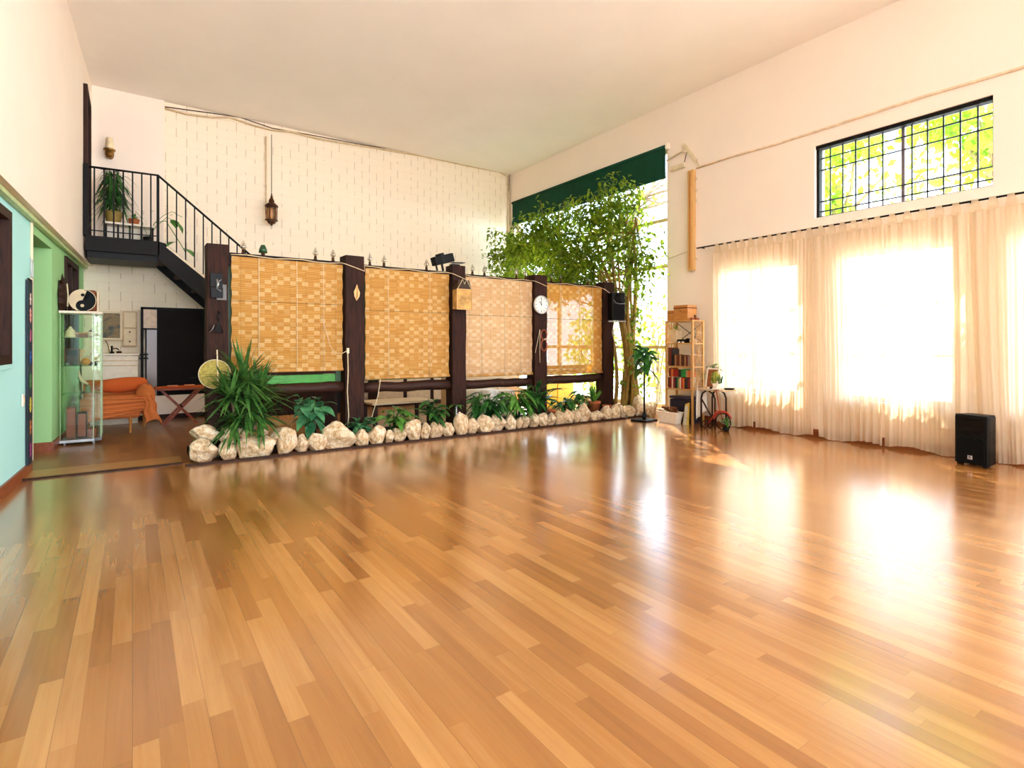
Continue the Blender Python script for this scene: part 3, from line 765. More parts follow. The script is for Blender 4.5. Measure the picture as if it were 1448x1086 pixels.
# ---- third post: spotlight, lantern
t = thing('clip_spotlight', 'dark clip-on spotlight with a clear flap, on top of the lantern post', 'spotlight', (3.70, 6.79, 2.303), 0)
mt = Matrix.Rotation(-.28, 3, 'Y')
MB().cbox((-.17,0,.07), (.30,.14,.12), mt).build('housing', M['iron'], t, bevel=.012)
MB().cbox((-.20,0,.078), (.06,.155,.145), mt).build('clamp_band', M['black'], t, bevel=.006)
MB().bar((-.20,-.0,.09), (-.16,0,-.088), .03, .02).bar((-.30,0,.09), (-.25,0,-.088), .02, .02).build('bracket', M['iron'], t, weld=False)
MB().cbox((.11,0,.15), (.25,.12,.006), Matrix.Rotation(-.3,3,'Y')).build('clear_flap', M['glass'], t)
MB().cbox((.07,0,.045), (.19,.10,.008), Matrix.Rotation(-.05,3,'Y')).build('lower_flap', M['black'], t)
MB().box(-.04,.08,-.05,.05,0,.02).build('foot', M['black'], t, bevel=.004)
lp = onY(647, 416, 6.66)
t = thing('parchment_lantern', 'square parchment lantern with dark hood hung on the third timber post', 'lantern', (3.745, 6.625, lp.z-.21), 0)
MB().box(-.115,.115,-.065,.065,.0,.27).build('paper_body', pm('aged_parchment', (196,152,84), .7, var=.3, scale=9), t, bevel=.008)
MB().add([(-.115,-.065,.272),(.115,-.065,.272),(.115,.065,.272),(-.115,.065,.272),(-.085,-.05,.40),(.085,-.05,.40),(.085,.05,.40),(-.085,.05,.40)], [(0,3,2,1),(4,5,6,7),(0,1,5,4),(1,2,6,5),(2,3,7,6),(3,0,4,7)]).build('hood', pm('dark_hood', (60,42,24), .7), t)
for sx in (-1,1): MB().tube([(sx*.12,-.07,.25),(sx*.03,-.075,.41),(0,-.07,.34)], .004, 5).build('tie_cord', M['rope'], t, smooth=True)
fr = MB()
for sx in (-1,1): fr.bar((sx*.117,-.068,-.005), (sx*.117,-.068,.275), .008, .008)
for z in (-.002, .272): fr.bar((-.12,-.068,z), (.12,-.068,z), .008, .008)
fr.build('body_frame', M['yellowwood'], t, weld=False)
# ---- fourth post: clock, bead string
cp = onY(765, 431, 6.68)
t = thing('wall_clock', 'round white wall clock hung on the fourth timber post', 'clock', (cp.x, PY0-.006, cp.z), 0)
rx = Matrix.Rotation(PI/2, 3, 'X')
MB().lathe([(.128,0),(.142,.012),(.142,.03),(.130,.036),(.126,.024)], n=32, mat=rx, cap=False).build('rim', pm('pale_clock_rim', (190,186,176), .4), t, smooth=True)
MB().lathe([(0,.022),(.128,.022),(.128,.006),(0,.006)], n=32, mat=rx).build('dial', pm('clock_face', (226,230,226), .4), t)
tk = MB()
for i in range(12):
    a = i*PI/6; L0 = .095 if i % 3 else .085
    tk.bar((math.sin(a)*L0,-.0235,math.cos(a)*L0), (math.sin(a)*.115,-.0235,math.cos(a)*.115), .006, .002, (0,1,0))
tk.build('hour_marks', M['black'], t, weld=False)
for nm, a, L, w_ in (('hour_hand', -.55, .06, .008), ('minute_hand', 0.02, .095, .005)):
    MB().bar((-math.sin(a)*.015,-.027,-math.cos(a)*.015), (math.sin(a)*L,-.027,math.cos(a)*L), w_, .002, (0,1,0)).build(nm, M['black'], t)
MB().lathe([(.008,.024),(.008,.032),(0,.033)], n=10, mat=rx).build('hub', M['black'], t)
bp = onY(767, 480, 6.69)
t = thing('bead_string', 'looped brown wooden bead string hung below the wall clock', 'beads', (bp.x+.02, PY0-.022, bp.z-.16), 0)
for q, (zc, rr) in enumerate(((.23,.07),(.07,.075))):
    mb = MB()
    ring = [(.055*math.cos(a*PI/9)*1.0, 0, zc+rr*math.sin(a*PI/9)*1.15) for a in range(18)]
    mb.tube(ring, .011, 6, closed=True)
    mb.build('bead_loop', M['redwood'], t, smooth=True)
MB().tube([(0,0,.16),(.035,-.01,.17)], .012, 6).build('tassel', M['rope'], t, smooth=True)
t = thing('loose_cord', 'thin pale cord loop dangling on the post beside the wall clock', 'cord', (PX[3][0]+.04, PY0-.008, .9), 0)
MB().tube([(.05,0,.53),(.02,0,.40),(-.03,0,.20),(-.035,0,.17)], .004, 5).build('short_cord', M['rope'], t, smooth=True)
MB().tube([(.055,0,.53),(.052,0,.3),(.05,0,.02)], .005, 5).build('long_cord', M['rope'], t, smooth=True)
# ---- fifth post: loudspeaker
sp = onY(871, 433, 6.60)
t = thing('post_speaker', 'small black loudspeaker bracketed to the fifth timber post', 'speaker', (6.70, 6.60, sp.z-.24), -.35)
MB().box(-.12,.12,-.10,.08,0,.46).build('cabinet', M['black'], t, bevel=.015)
MB().box(-.105,.105,-.108,-.10,.02,.27).build('grille', M['grille'], t, bevel=.003)
MB().lathe([(.0,0),(.07,.004),(.085,.0),(.085,.008)], c=(0,-.106,.36), n=20, mat=rx).build('tweeter_horn', M['blackgloss'], t, smooth=True)
MB().box(-.14,.20,-.02,.02,-.025,-.005).build('bracket', M['steel'], t)
MB().tube([(-.02,.04,-.03),(-.06,.02,-.2),(-.03,.0,-.36),(.06,.0,-.34),(.09,.02,-.24)], .006, 6).build('cable', M['cable'], t, smooth=True)
MB().tube([(-.10,-.112,.34),(-.07,-.125,.29),(.0,-.13,.27),(.10,-.115,.275)], .004, 5).build('wire_clip', M['steel'], t, smooth=True)

# ------------------------------------------------------------------ STONE BORDER AND PLANTER BED
mb = MB()
def fs(u, v):
    x = .52+u*(7.18-.52); y = 6.44+v*.62
    return V(x, y, .085+.02*noise.noise((x*2, y*3, 3))+.03*math.sin(PI*v))
mb.grid(fs, 60, 6); mb.box(.5, 7.19, 6.45, 7.07, -.01, .07)
o = mb.build('soil', M['soil']); o['kind'] = 'stuff'; o['label'] = 'dark potting soil in the planter bed behind the stones'; o['category'] = 'soil'
def stone_mesh(seed):
    bm = bmesh.new(); bmesh.ops.create_icosphere(bm, subdivisions=3, radius=1)
    r = random.Random(seed); off = V(r.uniform(0,50), r.uniform(0,50), r.uniform(0,50))
    # a few broken facets
    cuts = [(V(r.uniform(-1,1), r.uniform(-1,1), r.uniform(-.6,1)).normalized(), r.uniform(.58,.88)) for _ in range(11)]
    for v in bm.verts:
        p = v.co.copy()
        for nrm, dd in cuts:
            e = p.dot(nrm)-dd
            if e > 0: p -= nrm*e*.95
        p *= 1.06+.16*noise.noise(p*1.6+off)+.05*noise.noise(p*4+off)+.02*noise.noise(p*9+off)
        v.co = p
    me = bpy.data.meshes.new('stone'); bm.to_mesh(me); bm.free()
    me.polygons.foreach_set('use_smooth', [True]*len(me.polygons)); me.materials.append(M['stone'])
    return me
SM = [stone_mesh(200+i) for i in range(12)]
stones = []
def stone(x, y, z, rx_, ry_, rz_, label, i):
    o = bpy.data.objects.new('border_stone', SM[i % 12]); COL.objects.link(o)
    r = random.Random(i*7+1)
    o.location = (x, y, z); o.scale = (rx_, ry_, rz_); o.rotation_euler = (r.uniform(-.25,.25), r.uniform(-.25,.25), r.uniform(-.4,.4))
    o['label'] = label; o['category'] = 'stone'; o['group'] = 'stones of the planter border'
    stones.append(o)
r = random.Random(5)
# the corner pile at the open end
for i, (px, py, Y, w_, h_, lab) in enumerate((
    (290,636,6.42,.155,.125,'large tan boulder at the open corner of the stone border'),
    (290,611,6.56,.15,.085,'flat boulder lying on top of the corner boulder of the border'),
    (322,615,6.47,.10,.085,'small rounded stone on top, right of the corner boulder'),
    (322,640,6.39,.09,.11,'leaning grey brown stone beside the corner boulder'),
    (353,634,6.40,.15,.125,'rough lumpy boulder in the border below the spiky plant'),
    (343,612,6.50,.075,.06,'small stone wedged above the rough boulder below the spiky plant'),
    (373,611,6.50,.045,.04,'fist sized pebble tucked above the border below the spiky plant'),
    (395,616,6.46,.115,.085,'stone lying across two others, at the outer edge of the spiky plant'))):
    p = onY(px, py, Y); stone(p.x, Y, max(p.z, h_*.8), w_, .12, h_, lab, i)
x = 1.075; i = 8; n = 0
while x < 6.72:
    w_ = r.choice([.066,.075,.085,.095,.105,.12])
    hh = w_*r.uniform(.85,1.1)+.022
    if abs(x+w_-1.95) < .12 and n < 8: w_, hh = .185, .165
    n += 1
    cx_ = x+w_*.93
    stone(cx_, 6.385+r.uniform(-.02,.02), hh*.86, w_*1.06, r.uniform(.10,.12), hh*1.06, 
          'largest boulder of the stone border, below the carved leaf post' if w_ > .18 else 'tan border stone, %s from the spiky plant along the floor edge' % ordn(n), i)
    x += w_*1.86; i += 1
for q, (px, py, Y, w_, h_, lab) in enumerate(((905,583,6.32,.15,.14,'broad boulder near the far end of the stone border'),
    (922,574,6.42,.17,.20,'upright slab of rock behind the plant stand at the window'),
    (938,580,6.22,.11,.15,'rock half hidden by the bookshelf corner'))):
    p = onY(px, py, Y); stone(min(p.x, 7.27-w_*1.25), Y, h_*.85, w_, .13, h_, lab, 60+q)
# green bottle in the corner behind the stones
bt = onY(281, 606, 6.72)
tag(MB().lathe([(.0,0),(.055,.0),(.06,.02),(.06,.13),(.05,.17),(.03,.21),(.03,.30),(.034,.30),(.034,.315),(0,.315)], c=(.585,6.78,.0), n=16).build('stone_jar', pm('khaki_stoneware', (150,128,80), .5), smooth=True), 'khaki stoneware jug behind the corner boulder of the border', 'jug')
# ------------------------------------------------------------------ PLANTS
def rosette(mb, c, n, L, W, seed, up=.25, droop=.5, elev=(-.35, 1.25)):
    r = random.Random(seed)
    for i in range(n):
        a = r.uniform(0, 2*PI); e = r.uniform(*elev)
        d = V(math.cos(a)*math.cos(e), math.sin(a)*math.cos(e), math.sin(e))
        l = L*r.uniform(.75, 1.1)
        mb.leaf(Vector(c)+d*.02, d, l, W*r.uniform(.8,1.15), droop*r.uniform(.5,1.3)*math.cos(e), 5, fold=.12, pw=.6)
# the big spiky dracaena at the first post
c = onY(346, 560, 6.50)
t = thing('spiky_plant', 'large spiky dark green plant in front of the first bamboo blind', 'plant', (c.x, 6.56, .08))
mb = MB()
heads = [(c.x-.01,6.54,.80),(c.x+.13,6.52,.66),(c.x-.13,6.50,.62),(c.x+.02,6.46,.50),(c.x+.15,6.52,.42),(c.x-.10,6.50,.36)]
for i, h in enumerate(heads): mb.tube([(c.x+.02*i-.05,6.58,.06),((c.x+h[0])/2,6.57,h[2]*.5),h], [.018,.015,.012], 6)
mb.build('stem', M['gbark'], t, world=True, smooth=True)
lf = MB()
for i, h in enumerate(heads): rosette(lf, h, 74 if i < 3 else 50, (.50,.44,.42,.40,.38,.34)[i], .042, 300+i, droop=.25, elev=(-.6,1.4) if i < 3 else (-.8,1.0))
lf.build('foliage', M['dracaena'], t, world=True, smooth=True)
def broad_plant(name, label, cat, base, h, stems, per, L, W, mat, seed, spread=.18, group=None, droop=.45, elev=(-.2,.7), parent=None, fold=.12, z0=.0):
    t = thing(name, label, cat, base, 0, group); r = random.Random(seed)
    st = MB(); lf = MB()
    for s in range(stems):
        a = r.uniform(0, 2*PI); sp = spread*r.uniform(.2,1.0)
        hh = h*r.uniform(.6,1.0)
        p0 = V(r.uniform(-.03,.03), r.uniform(-.03,.03), z0); p2 = V(math.cos(a)*sp, math.sin(a)*sp, z0+hh); p1 = p0.lerp(p2, .5)+V(0,0,hh*.12)
        st.tube([p0,p1,p2], [.008,.006,.004], 5)
        for k in range(per):
            f = .35+.65*(k+.5)/per
            q = p0.lerp(p1, f*2) if f < .5 else p1.lerp(p2, f*2-1)
            b = a+r.uniform(-1.6,1.6) if k < per-1 else a
            e = r.uniform(*elev)
            d = V(math.cos(b)*math.cos(e), math.sin(b)*math.cos(e), math.sin(e))
            lf.leaf(q, d, L*r.uniform(.75,1.1), W*r.uniform(.8,1.1), droop*r.uniform(.5,1.3), 5, fold=fold, tw=r.uniform(-.4,.4))
    st.build('stem', M['leafdk'], t, smooth=True); lf.build('foliage', mat, t, smooth=True)
    return t
Zs = .085
def pl(px, Y, dz=0): 
    p = onY(px, 560, Y); return (p.x, Y, Zs+dz)
broad_plant('rubber_plant', 'broad oval leaved plant between the spiky plant and second post', 'plant', pl(440,6.58), .58, 9, 5, .19, .12, M['rubber'], 21, .24, droop=.6, elev=(-.7,.5))
broad_plant('leafy_plant', 'low leafy plant at the foot of the carved leaf post', 'plant', pl(508,6.55), .24, 9, 4, .15, .085, M['rubber'], 22, .13)
broad_plant('broadleaf_plant', 'low broad leaved plant with one upright blade, below second blind', 'plant', pl(556,6.55), .32, 10, 4, .22, .09, M['leafmid'], 23, .17)
broad_plant('leafy_plant', 'taller leafy plant just before the lantern post', 'plant', pl(612,6.55), .42, 10, 4, .20, .08, M['leafdk'], 24, .15)
broad_plant('peace_lily', 'dense dark leaved clump below the pale blind, nearer the lantern post', 'plant', pl(692,6.55), .46, 15, 5, .28, .085, M['leafdk'], 25, .22, droop=.7)
broad_plant('peace_lily', 'dense dark leaved clump below the pale blind, in the middle of the bay', 'plant', pl(732,6.55), .46, 14, 5, .28, .08, M['leafmid'], 26, .20, droop=.7)
broad_plant('strap_leaf_plant', 'strap leaved plant rising against the clock post', 'plant', pl(762,6.55), .52, 11, 4, .38, .08, M['leafdk'], 27, .20, droop=.5, elev=(0,1))
broad_plant('leafy_plant', 'dark leafy plant below the backlit blind, nearer the clock post', 'plant', pl(796,6.58), .34, 12, 5, .2, .06, M['leafdk'], 28, .2, droop=.6)
broad_plant('leafy_plant', 'dark leafy plant below the backlit blind, nearer the terracotta pot', 'plant', pl(822,6.58), .40, 11, 5, .19, .06, M['leafdk'], 29, .18, droop=.6)
# potted aloe
b = pl(839, 6.54)
t = thing('potted_aloe', 'narrow leaved plant in a terracotta pot near the fifth post', 'plant', b)
MB().lathe([(0,0),(.075,0),(.105,.16),(.118,.16),(.12,.20),(.105,.20),(.1,.175),(0,.17)], n=20).build('pot', M['terracotta'], t, smooth=True)
lf = MB(); rosette(lf, (0,0,.17), 22, .30, .04, 31, droop=.15, elev=(.7,1.5)); lf.build('foliage', M['leafmid'], t, smooth=True)
for q, (px, Y, lab) in enumerate(((780,6.50,'small clay pot tucked behind the stones below the backlit blind'),(858,6.46,'little clay pot on the stones beside the fifth post'))):
    b = pl(px, Y)
    tag(MB().lathe([(0,0),(.05,0),(.07,.10),(.078,.10),(.078,.13),(.066,.13),(.06,.1),(0,.1)], c=b, n=16).build('clay_pot', M['terracotta'], smooth=True), lab, 'pot')
# bottle vase with cutting at the third post
b = pl(645, 6.58)
t = thing('bottle_vase', 'green glass bottle vase with cuttings at the foot of the lantern post', 'vase', b)
MB().lathe([(0,0),(.05,0),(.058,.03),(.058,.13),(.03,.2),(.022,.28),(.026,.29)], n=16).build('bottle', M['bottleglass'], t, smooth=True)
lf = MB()
for k in range(7): lf.leaf((0,0,.27), V(math.cos(k*2.4),math.sin(k*2.4),.6), .16, .055, .7, 4)
lf.build('foliage', M['leafmid'], t, smooth=True)
t = thing('candle_holder', 'pale candle in a yellow green glass cup before the lantern post', 'candle', pl(650,6.50,.04))
MB().lathe([(0,0),(.035,0),(.05,.07),(.045,.075),(.035,.02),(0,.02)], n=14).build('glass_cup', pm('yellow_green_cup', (150,160,70), .3), t, smooth=True)
MB().lathe([(.012,.02),(.012,.16),(.002,.165)], n=10).build('candle', M['whitecloth'], t)

# ---- plant on a black stand by the window
b = G(911, 595)
t = thing('plant_stand', 'tall black pole stand holding a crown of dark broad leaves', 'plant', (b.x, b.y, 0), .15)
MB().box(-.17,.17,-.14,.14,0,.025).build('base', M['black'], t, bevel=.008)
MB().tube([(0,0,.02),(0,0,.12)], .03, 12).tube([(0,0,.1),(.004,0,1.02)], .014, 10).build('pole', M['black'], t, smooth=True)
lf = MB(); r = random.Random(33)
for i in range(34):
    a = r.uniform(0, 2*PI); e = r.uniform(-.7,1.1); d = V(math.cos(a)*math.cos(e), math.sin(a)*math.cos(e), math.sin(e))
    q = V(d.x*.06, d.y*.06, r.uniform(.82,1.12))
    lf.leaf(q, d, r.uniform(.17,.26), r.uniform(.10,.14), .35, 5, tw=r.uniform(-.5,.5), pw=.9)
lf.build('foliage', M['leafdk'], t, smooth=True)
st = MB()
for i in range(6): st.tube([(0,0,.9),(.05*math.cos(i),.05*math.sin(i),1.03),(.1*math.cos(i),.1*math.sin(i),1.08)], .006, 5)
st.build('stem', M['leafdk'], t, smooth=True)

# ---- climbing ficus at the tall window
t = thing('ficus_tree', 'tall leafy tree with twisted bare trunks filling the tall window', 'tree', (7.0, 6.6, .08))
r = random.Random(77)
trunks = []
for k in range(9):
    bx, by = 6.99+r.uniform(-.12,.10), 6.60+r.uniform(-.15,.24)
    pts = []
    n = 14; ph = r.uniform(0,6)
    lean = (.25, .10, .5, .9, 1.5, -.12, .3, 1.2, .0)[k]
    for i in range(n+1):
        f = i/n
        pts.append(V(bx+.05*math.sin(f*9+ph)-.25*max(0,f-.6)*(k % 4-2)*.5, by+.06*math.cos(f*8+ph)+lean*max(0,f-.35)**1.3*1.7, .05+f*3.3))
    trunks.append(pts)
    MB().tube(pts, [.06*(1-.72*i/n)*(1 if k < 4 else .6) for i in range(n+1)], 8).build('trunk', M['trunk'], t, world=True, smooth=True)
br = MB()
cl = []
for k in range(46):
    pts = trunks[k % 9]; s = pts[r.randint(7, 14)]
    e = V(r.uniform(6.45, 7.12), r.uniform(6.1, 10.25), r.uniform(2.15, 3.75))
    if e.y < 7.2: e.x = max(e.x, 6.97)
    # canopy outline: tapers towards the brick wall
    lim = 4.2-.24*(e.y-6.1)
    e.z = min(e.z, lim-.1)
    m_ = s.lerp(e, .5)+V(0,0,r.uniform(-.1,.35))
    br.tube([s, m_, e], [.016,.011,.004], 5); cl.append((m_.lerp(e,.6), e))
for k in range(10):     # thin shoots above the canopy, over the rolled blind
    y = r.uniform(6.3, 9.2); s = V(r.uniform(6.75,7.1), y, 3.2); e = s+V(r.uniform(-.15,.1), r.uniform(-.3,.3), r.uniform(.5,.95)); e.x = min(e.x, 7.12)
    br.tube([s, s.lerp(e,.5)+V(.05,0,0), e], [.008,.006,.003], 5); cl.append((s.lerp(e,.5), e))
br.build('branch', M['trunk'], t, world=True, smooth=True)
lf = MB()
def ficus_leaf(q, r):
    a = r.uniform(0,2*PI); d = V(math.cos(a), math.sin(a), r.uniform(-1.4,.2)).normalized()
    l = r.uniform(.08,.14); s = d.cross(V(r.uniform(-.5,.5),r.uniform(-.5,.5),1)).normalized(); w_ = l*.24; u = V(0,0,w_*.3)
    vs = [q, q+d*l*.45-s*w_+u, q+d*l-V(0,0,l*.12), q+d*l*.45+s*w_+u]
    c = q+d*l*.5
    if max(v.x for v in vs) > 7.27 or max(v.y for v in vs) > 10.55: return
    if c.z < 1.75 and c.y < 6.22: return                              # keeps clear of the bookshelf and the stand
    if c.y < 5.9 or (c.z > 3.85 and c.x > 7.12): return
    if c.z < 2.5 and c.x < 6.93 and 6.42 < c.y < 7.05: return         # the last post and its loudspeaker
    lf.add(vs, [(0,1,2),(0,2,3)])
for a, e in cl[:46]:
    for i in range(130):
        q = a.lerp(e, r.uniform(-.4,1.15))+V(r.gauss(0,.16), r.gauss(0,.22), r.gauss(0,.18))
        q.x = min(q.x, 7.2); q.y = min(q.y, 10.5)
        if q.z < 4.35-.24*(q.y-6.1): ficus_leaf(q, r)
for a, e in cl[46:]:
    for i in range(22):
        q = a.lerp(e, r.uniform(0,1.05))+V(r.gauss(0,.06), r.gauss(0,.09), r.gauss(0,.05)); ficus_leaf(q, r)
for i in range(6500):    # the main mass of the canopy, thick from the wall corner to the trunks
    y = 6.35+4.0*r.random()**.9; q = V(r.uniform(6.45,7.15), y, r.uniform(2.2, 3.98-.05*(y-6.3)**1.3+.12*math.sin(y*5)))
    if noise.noise((q.x*1.5, q.y*1.6, q.z*1.9)) > -.12: ficus_leaf(q, r)
for i in range(3000):    # dense lower fringe just above the partition
    q = V(r.uniform(6.2,6.95), r.uniform(6.9,10.2), r.gauss(2.32,.16)); ficus_leaf(q, r)
for i in range(900):    # sparse leaves down the trunks
    pts = trunks[r.randint(0,8)]; s = pts[r.randint(2,10)]
    ficus_leaf(s+V(r.gauss(-.02,.12), r.gauss(-.12,.26), r.gauss(0,.12)), r)
lf.build('foliage', M['ficus'], t, world=True)
# ------------------------------------------------------------------ WINDOW WALL: blinds, fittings, curtains
# rolled green blind over the tall window
t = thing('roller_blind', 'dark green roller blind drawn partly down over the tall window', 'blind', (XR-.04, 8.22, 3.95))
MB().box(XR-.055, XR-.045, 6.02, 10.45, 4.02, 4.47).build('blind_cloth', M['dkgreen'], t, world=True)
MB().box(XR-.075, XR-.035, 6.02, 10.45, 3.945, 4.05).build('bottom_bar', M['dkgreen'], t, world=True, bevel=.01)
MB().tube([(XR-.055,6.0,4.47),(XR-.055,10.46,4.47)], .03, 10).build('roller', M['dkgreen'], t, world=True, smooth=True)
MB().box(XR-.09, XR-.002, 5.955, 5.995, 4.42, 4.52).build('end_bracket', M['white'], t, world=True, bevel=.006)
# wooden batten box on the wall
p0 = onX(980, 240, XR)
t = thing('mounted_batten_light', 'vertical varnished batten fixture on the wall between window and curtains', 'fixture', (XR-.03, p0.y, 2.36))
MB().box(XR-.07, XR-.002, p0.y-.055, p0.y+.055, 2.36, 3.95).build('batten', M['yellowwood'], t, world=True, bevel=.008)
MB().box(XR-.082, XR-.07, p0.y-.006, p0.y+.012, 2.40, 3.92).build('groove_strip', M['woodbox'], t, world=True)
mb = MB()
for z in (3.80, 3.62, 3.46, 2.55): mb.ball((XR-.02, p0.y-.085, z), .018)
for i, z in enumerate((3.80, 3.62, 3.46, 2.55)): MB().ball((XR-.022, p0.y-.08, z), .02).build('clip', M['ivory'], t, world=True, smooth=True)
# small fittings beside the roller blind
p = onX(958, 232, XR)
t = thing('wall_fitting', 'small cream metal brackets on the wall beside the green roller blind', 'bracket', (XR-.03, p.y, p.z-.05))
MB().box(XR-.05, XR-.002, p.y-.17, p.y+.12, p.z-.10, p.z-.02).build('lower_box', M['cream'], t, world=True, bevel=.015)
MB().tube([(XR-.03,p.y-.2,p.z+.13),(XR-.03,p.y-.12,p.z+.17),(XR-.03,p.y+.2,p.z+.10)], .016, 8).build('upper_bar', M['cream'], t, world=True, smooth=True)
MB().tube([(XR-.03,p.y-.16,p.z-.02),(XR-.02,p.y-.19,p.z+.12)], .006, 6).build('link', M['bronze'], t, world=True, smooth=True)
t = thing('slanted_duct', 'short slanted cream cable duct on the wall above the batten fixture', 'duct', (XR-.02, p0.y+.1, 4.0))
MB().bar((XR-.02, p0.y+.17, 4.42), (XR-.02, p0.y-.08, 4.08), .05, .03, (1,0,0)).build('duct', M['cream'], t, world=True, bevel=.006)
MB().tube([(XR-.014, p0.y-.08, 4.08),(XR-.014, p0.y-.13, 3.97)], .008, 6).build('wire_end', M['cable'], t, world=True, smooth=True)
pw = [onX(px, py, XR-.015) for px, py in ((985,240),(1040,225),(1100,205),(1152,184),(1300,140),(1448,88))]
pts = [V(XR-.014, q.y, 3.965+.012*math.sin(i*2)) for i, q in enumerate(pw)]+[V(XR-.014, -1.0, 3.97)]
tag(MB().tube(pts, .016, 8).build('wall_pipe', pm('painted_pipe', (236,208,174), .5), smooth=True), 'thin painted pipe along the window wall above the grilled window', 'pipe')
tag(MB().tube([(XR-.008,5.98,2.62),(XR-.008,p0.y+.06,2.69)], .006, 5).build('wall_wire', M['cable'], smooth=True), 'thin wire on the wall between tall window and batten fixture', 'wire')
# curtain rod
t = thing('curtain_rod', 'long thin black curtain rod along the window wall', 'rod', (7.19, 2.0, 2.69))
MB().tube([(7.19, -3.0, 2.69),(7.19, 5.36, 2.69)], .011, 8).build('rod', M['black'], t, world=True, smooth=True)
for y in (5.3, 3.55, 2.0, .2, -1.5):
    MB().bar((7.19,y,2.69), (XR-.002,y,2.69), .012, .012).build('bracket', M['black'], t, world=True)
# curtains
CUR = [(5.06,4.385,5.05,4.40,'sheer cream curtain panel nearest the bookshelf'),
       (4.37,3.57,4.385,3.575,'sheer cream curtain panel, second from the bookshelf'),
       (3.555,2.785,3.50,2.80,'sheer cream curtain panel, third from the bookshelf'),
       (2.77,2.03,2.785,1.99,'sheer cream curtain panel, fourth from the bookshelf, left of the floor speaker'),
       (2.015,1.02,1.94,1.03,'sheer cream curtain panel behind and right of the floor speaker'),
       (1.00,.1,1.0,.1,'sheer cream curtain panel nearest the camera')]
for k, (a, b, a2, b2, lab) in enumerate(CUR):
    t = thing('sheer_curtain', lab, 'curtain', (7.19, (a+b)/2, .03), 0, 'sheer curtains on the black rod')
    r = random.Random(90+k); ph = [r.uniform(0,6.28) for _ in range(6)]; nf = (a-b)/.105
    bunch = [(.02,.09),(.98,.09)] if k != 4 else [(.05,.18),(.4,.08)]
    def fn(u, v, a=a, b=b, a2=a2, b2=b2, ph=ph, nf=nf):
        z = .025+v*2.565
        y0 = a2+(a-a2)*v; y1 = b2+(b-b2)*v
        uu = u+.012*math.sin(u*19+ph[0])*(1-v*.5)+.006*math.sin(v*5+ph[1]+u*8)
        uu = min(1, max(0, uu))
        y = y0+(y1-y0)*uu
        edge = math.exp(-((u)/.10)**2)+math.exp(-((1-u)/.10)**2)
        amp = .016+.014*(.5+.5*math.sin(u*6+ph[2]))+.012*edge
        x = amp*math.sin(2*PI*nf*u*(.9+.2*math.sin(u*3+ph[3]))+ph[4])+.010*math.sin(2*PI*nf*2.3*u+ph[5]+v*2)
        x += .012*math.sin(v*3.5+u*10+ph[1])*(1-v)
        x = x*(.55+.45*(1-v)) 
        z2 = z+ (.022*math.sin(u*7+ph[0]) if v == 0 else 0)
        return V(7.185+x-.01*(1-v), y, max(.006, z2))
    MB().grid(fn, int(90*(a-b)/.7), 30).build('sheer_panel', M['curtain'], t, world=True, smooth=True)
    n = max(5, int((a-b)/.125))
    for i in range(n):
        u = (i+.5)/n; y = a+(b-a)*u; w_ = .028
        q = [(7.185+.018*math.cos(s), 2.69+.016*math.sin(s)) for s in [PI*j/6 for j in range(7)]]
        prof = [(7.201,2.57)]+q[::1]+[(7.169,2.57)]
        mb = MB()
        vs = [V(x_, y-w_*(1 if z_ > 2.6 else 1.7), z_) for x_, z_ in prof]+[V(x_, y+w_*(1 if z_ > 2.6 else 1.7), z_) for x_, z_ in prof]
        m_ = len(prof); mb.add(vs, [(j,j+1,m_+j+1,m_+j) for j in range(m_-1)])
        mb.build('tab_loop', M['curtain'], t, world=True, smooth=True)

# ------------------------------------------------------------------ FLOOR SPEAKER
A, B = G(1353, 655), G(1393, 663)
d = (B-A); ang = math.atan2(d.y, d.x)
t = thing('floor_speaker', 'black loudspeaker standing on the floor before the curtains', 'speaker', ((A.x+B.x)/2, (A.y+B.y)/2, 0), ang+.1)
w_ = d.length+.02
poly = lambda s: [(-w_/2*s,0),( w_/2*s,0),(w_/2*s*1.0,.05),(w_/2*.72*s,.21),(-w_/2*.72*s,.21),(-w_/2*s,.05)]
mb = MB(); P = poly(1)
def ring(z, bulge, s=1.0): return [V(x*s, y-(bulge if y < .04 else 0), z) for x, y in P]
mb.prism([(x, y, .02) for x, y in P], V(0,0,.47))
mb.prism([(-w_/2,0,.491),(w_/2,0,.491),(w_/2*.72,.2,.491),(-w_/2*.72,.2,.491)], V(0,.0,.012))
mb.build('cabinet', M['black'], t, bevel=.012, seg=3)
MB().box(-w_/2+.018, w_/2-.018, -.010, 0, .045, .265).build('woofer_grille', M['grille'], t, bevel=.006)
# arched lip over the woofer and the flared horn
arc = [(-w_/2*.82+w_*.82*i/12, -.012, .268+.045*math.sin(PI*i/12)) for i in range(13)]
MB().tube(arc, .008, 6).build('woofer_arch', M['blackgloss'], t, smooth=True)
hn = MB(); hw = w_/2*.78
hn.add([(-hw,-.006,.345),(hw,-.006,.345),(hw,-.006,.465),(-hw,-.006,.465),(-hw*.4,-.0005,.385),(hw*.4,-.0005,.385),(hw*.4,-.0005,.445),(-hw*.4,-.0005,.445)],
       [(0,1,5,4),(1,2,6,5),(2,3,7,6),(3,0,4,7),(4,5,6,7)])
hn.build('horn', M['blackgloss'], t)
MB().tube([(-w_/2*.82+w_*.82*i/12, -.012, .352-.028*math.sin(PI*i/12)) for i in range(13)], .007, 6).build('horn_lip', M['blackgloss'], t, smooth=True)
for sx in (-1, 1): MB().box(sx*w_*.4-.02, sx*w_*.4+.02, .02, .06, 0, .02).build('foot', M['black'], t)
cu = bpy.data.curves.new('badge_letter', 'FONT'); cu.body = 'R'; cu.size = .042; cu.extrude = .001; cu.align_x = 'CENTER'
